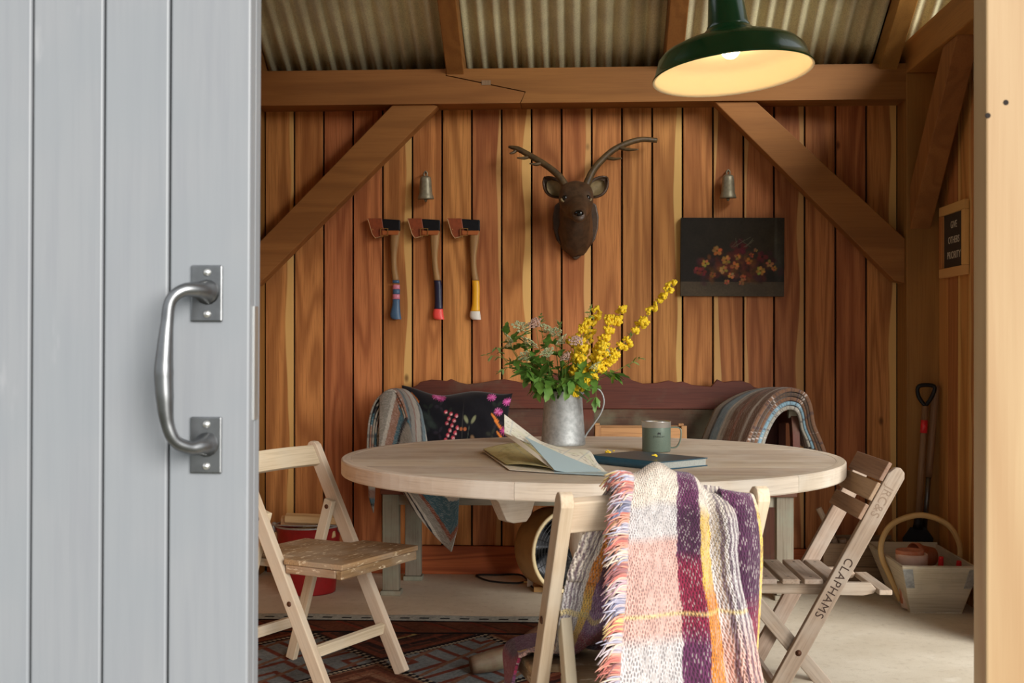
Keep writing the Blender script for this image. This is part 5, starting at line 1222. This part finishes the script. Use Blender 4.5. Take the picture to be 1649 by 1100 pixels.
hp=catmull([(bx0-.012,5.30,.03),(bx0-.05,5.31,.12),(tx0-.016,5.33,.215),(tx0-.006,5.345,.29),(tx0+.045,5.35,.355),(1.473,5.35,.388),(tx1-.05,5.35,.355),(tx1-.0,5.35,.29),(tx1+.012,5.35,.215),(tx1-.02,5.35,.12),(bx1+.016,5.35,.03)],6)
MB().tube(hp,.0125,10,True,.75).build('hoop_handle',M_cane,tr,world=True,smooth=True)
M_terra=plain('terracotta',S(190,112,76),.8,0,25,.3,.1,dark=S(206,170,146)); M_terrad=plain('old_terracotta',S(222,198,182),.85,0,18,.35,.1,dark=S(178,108,78))
def pot(px,py,Y,R_,Hh,label,mt,tilt=None,zb=.012):
    c=at(px,py,Y); t=thing('terracotta_pot',label,'pot',(c.x,Y,zb if tilt is None else c.z),tilt if tilt else 0,'pots in the trug')
    MB().lathe([(0,.0),(R_*.68,0),(R_*.88,Hh*.72),(R_*.90,Hh*.73),(R_*1.0,Hh*.74),(R_*1.03,Hh*.97),(R_*1.0,Hh),(R_*.93,Hh),(R_*.90,Hh*.9),(R_*.8,Hh*.7),(R_*.6,.01),(0,.01)],36).build('pot_body',mt,t,smooth=True)
pot(1468,900,5.25,.064,.228,'upright terracotta pot with a pale crust standing in the trug',M_terrad)
pot(1465,896,5.25,.056,.225,'smaller orange terracotta pot nested inside the crusted one',M_terra,None,.030)
pot(1502,896,5.50,.058,.10,'terracotta pot lying on its side at the back of the trug',M_terra,Euler((math.radians(20),math.radians(-86),0)))
M_redh=plain('red_plastic_grip',S(206,36,44),.3); M_toolst=plain('tool_steel',S(120,120,118),.4,.9)
for (px,Y,zt,lab,an) in ((1515,5.20,.236,'red handled hand tool at the middle of the trug',.12),(1544,5.18,.222,'red handled hand tool near the right side of the trug',-.1)):
    c=at(px,900,Y); t=thing('hand_tool',lab,'tool',(c.x,Y,.012),0,'red handled tools in the trug')
    MB().tube(catmull([(0,.02,.10),(0,.005,.15),(.0,.0,.19),(.0,-.004,zt-.012)],4),lerpl([.009,.012,.0115,.010],4),12).build('grip',M_redh,t,smooth=True)
    MB().tube([(an*.1,.05,.002),(0,.02,.10)],.005,8).build('shank',M_toolst,t)

# ------------------------------------------------------------------ crate of branches in the corner
cx0,cx1=at(1330,900,5.60).x,at(1452,900,5.60).x; cy0,cy1=5.66,5.78
ck=thing('branch_crate','dark old wooden box holding cut branches by the back wall','box',((cx0+cx1)/2,5.7,0))
for y in (cy0,cy1): 
    for z0,z1_ in ((.0,.105),(.1065,.212)):
        MB().box((cx0,y,z0),(cx1,y+.014,z1_+(0 if y==cy0 else .02)),'x').build('side_plank',M_crate,ck,world=True,bevel=.002)
for x in (cx0,cx1-.014):
    MB().box((x,cy0+.0145,0),(x+.014,cy1-.0005,.215),'y').build('end_plank',M_crate,ck,world=True,bevel=.002)
MB().box((cx0+.015,cy0+.015,.002),(cx1-.015,cy1-.001,.012),'x').build('base_board',M_crate,ck,world=True)
for i,(a,b,r0,r1,lab) in enumerate((((1318,818),(1352,905),.014,.021,'tall pale branch leaning out of the dark box'),((1341,868),(1352,910),.018,.018,'short cut branch at the left of the dark box'),((1356,868),(1362,910),.019,.019,'short cut branch in the middle of the dark box'),((1369,872),(1370,910),.020,.02,'pale sawn branch end at the right of the box'))):
    p0_=at(a[0],a[1],5.715 if i else 5.735); p1_=at(b[0],b[1],5.72); t=p1_-p0_; p1_=p0_+t*((p0_.z-.03)/max(1e-3,(p0_.z-p1_.z))) if i else p0_+t*1.05
    p1_.y=5.72; p1_.x=min(max(p1_.x,cx0+.05),cx1-.06)
    o=MB().tube(catmull([p0_-p1_,(p0_-p1_)*.6+V((.010 if i==0 else 0,0,0)),(p0_-p1_)*.3,V((0,0,0))],4),lerpl([r0,r0*1.05,r1,r1],4),10).build('cut_branch',M_branch,None,smooth=True); o.location=p1_; smooth_by_angle(o,50)
    tag(o,lab,'branch','branches in the old box')

# ------------------------------------------------------------------ garden tools in the corner
def tool(name,label,topx,topy,botx,Y,kind_):
    a=at(topx,topy,Y); b=at(botx,850,Y); dirv=(b-a)*(a.z/(a.z-b.z)); b=a+dirv*.985
    t=thing(name,label,'tool',(b.x,Y,0),0,'long handled tools in the corner')
    if kind_==0:
        m_=a.lerp(b,.46); MB().tube(catmull([a,a.lerp(m_,.1),m_],5),lerpl([.019,.018,.0155],5),10).build('shaft',M_toolwood,t,world=True,smooth=True)
        MB().tube([a.lerp(b,.44),b-(b-a)*.28],.0115,10).build('ferrule',M_toolst,t,world=True,smooth=True)
        c=b-(b-a)*.28; MB().tube(catmull([c,c+V((.0,-.004,-.03)),c+V((.03,-.004,-.06)),c+V((.05,-.004,-.22))],4),.007,8).build('hoe_neck',M_toolst,t,world=True,smooth=True)
        MB().box((c.x+.0,Y-.012,.003),(c.x+.10,Y-.006,.085)).build('blade',M_toolst,t,world=True)
    else:
        MB().tube([a.lerp(b,.10),a.lerp(b,.66)],.0155,10).build('shaft',M_toolwood,t,world=True,smooth=True)
        d=V((.034,0,0)); c=a.lerp(b,.10)
        MB().tube(catmull([c,c-d*.9+V((0,0,.045)),a-d,a+d,c+d*.9+V((0,0,.045)),c],5),.0095,8,False).build('d_handle',M_black,t,world=True,smooth=True)
        MB().tube([a.lerp(b,.17),a.lerp(b,.235)],.0165,10).build('red_band',M_redh,t,world=True,smooth=True)
        MB().tube([a.lerp(b,.655),a.lerp(b,.72)],lerpl([.018,.024],1),10).build('socket',M_black,t,world=True,smooth=True)
        e=a.lerp(b,.71); MB().prism([(e.x-.035,e.z),(e.x+.035,e.z),(e.x+.07,e.z-.05),(e.x+.06,.06),(e.x,.004),(e.x-.06,.06),(e.x-.07,e.z-.05)],'y',Y-.004,Y+.003).build('blade',M_black,t,world=True,bevel=.002)
tool('garden_hoe','long handled hoe with steel ferrule leaning in the right corner',1507,622,1489,5.755,0)
tool('garden_spade','spade with black D handle and red band leaning in the corner',1492,622,1478,5.725,1)
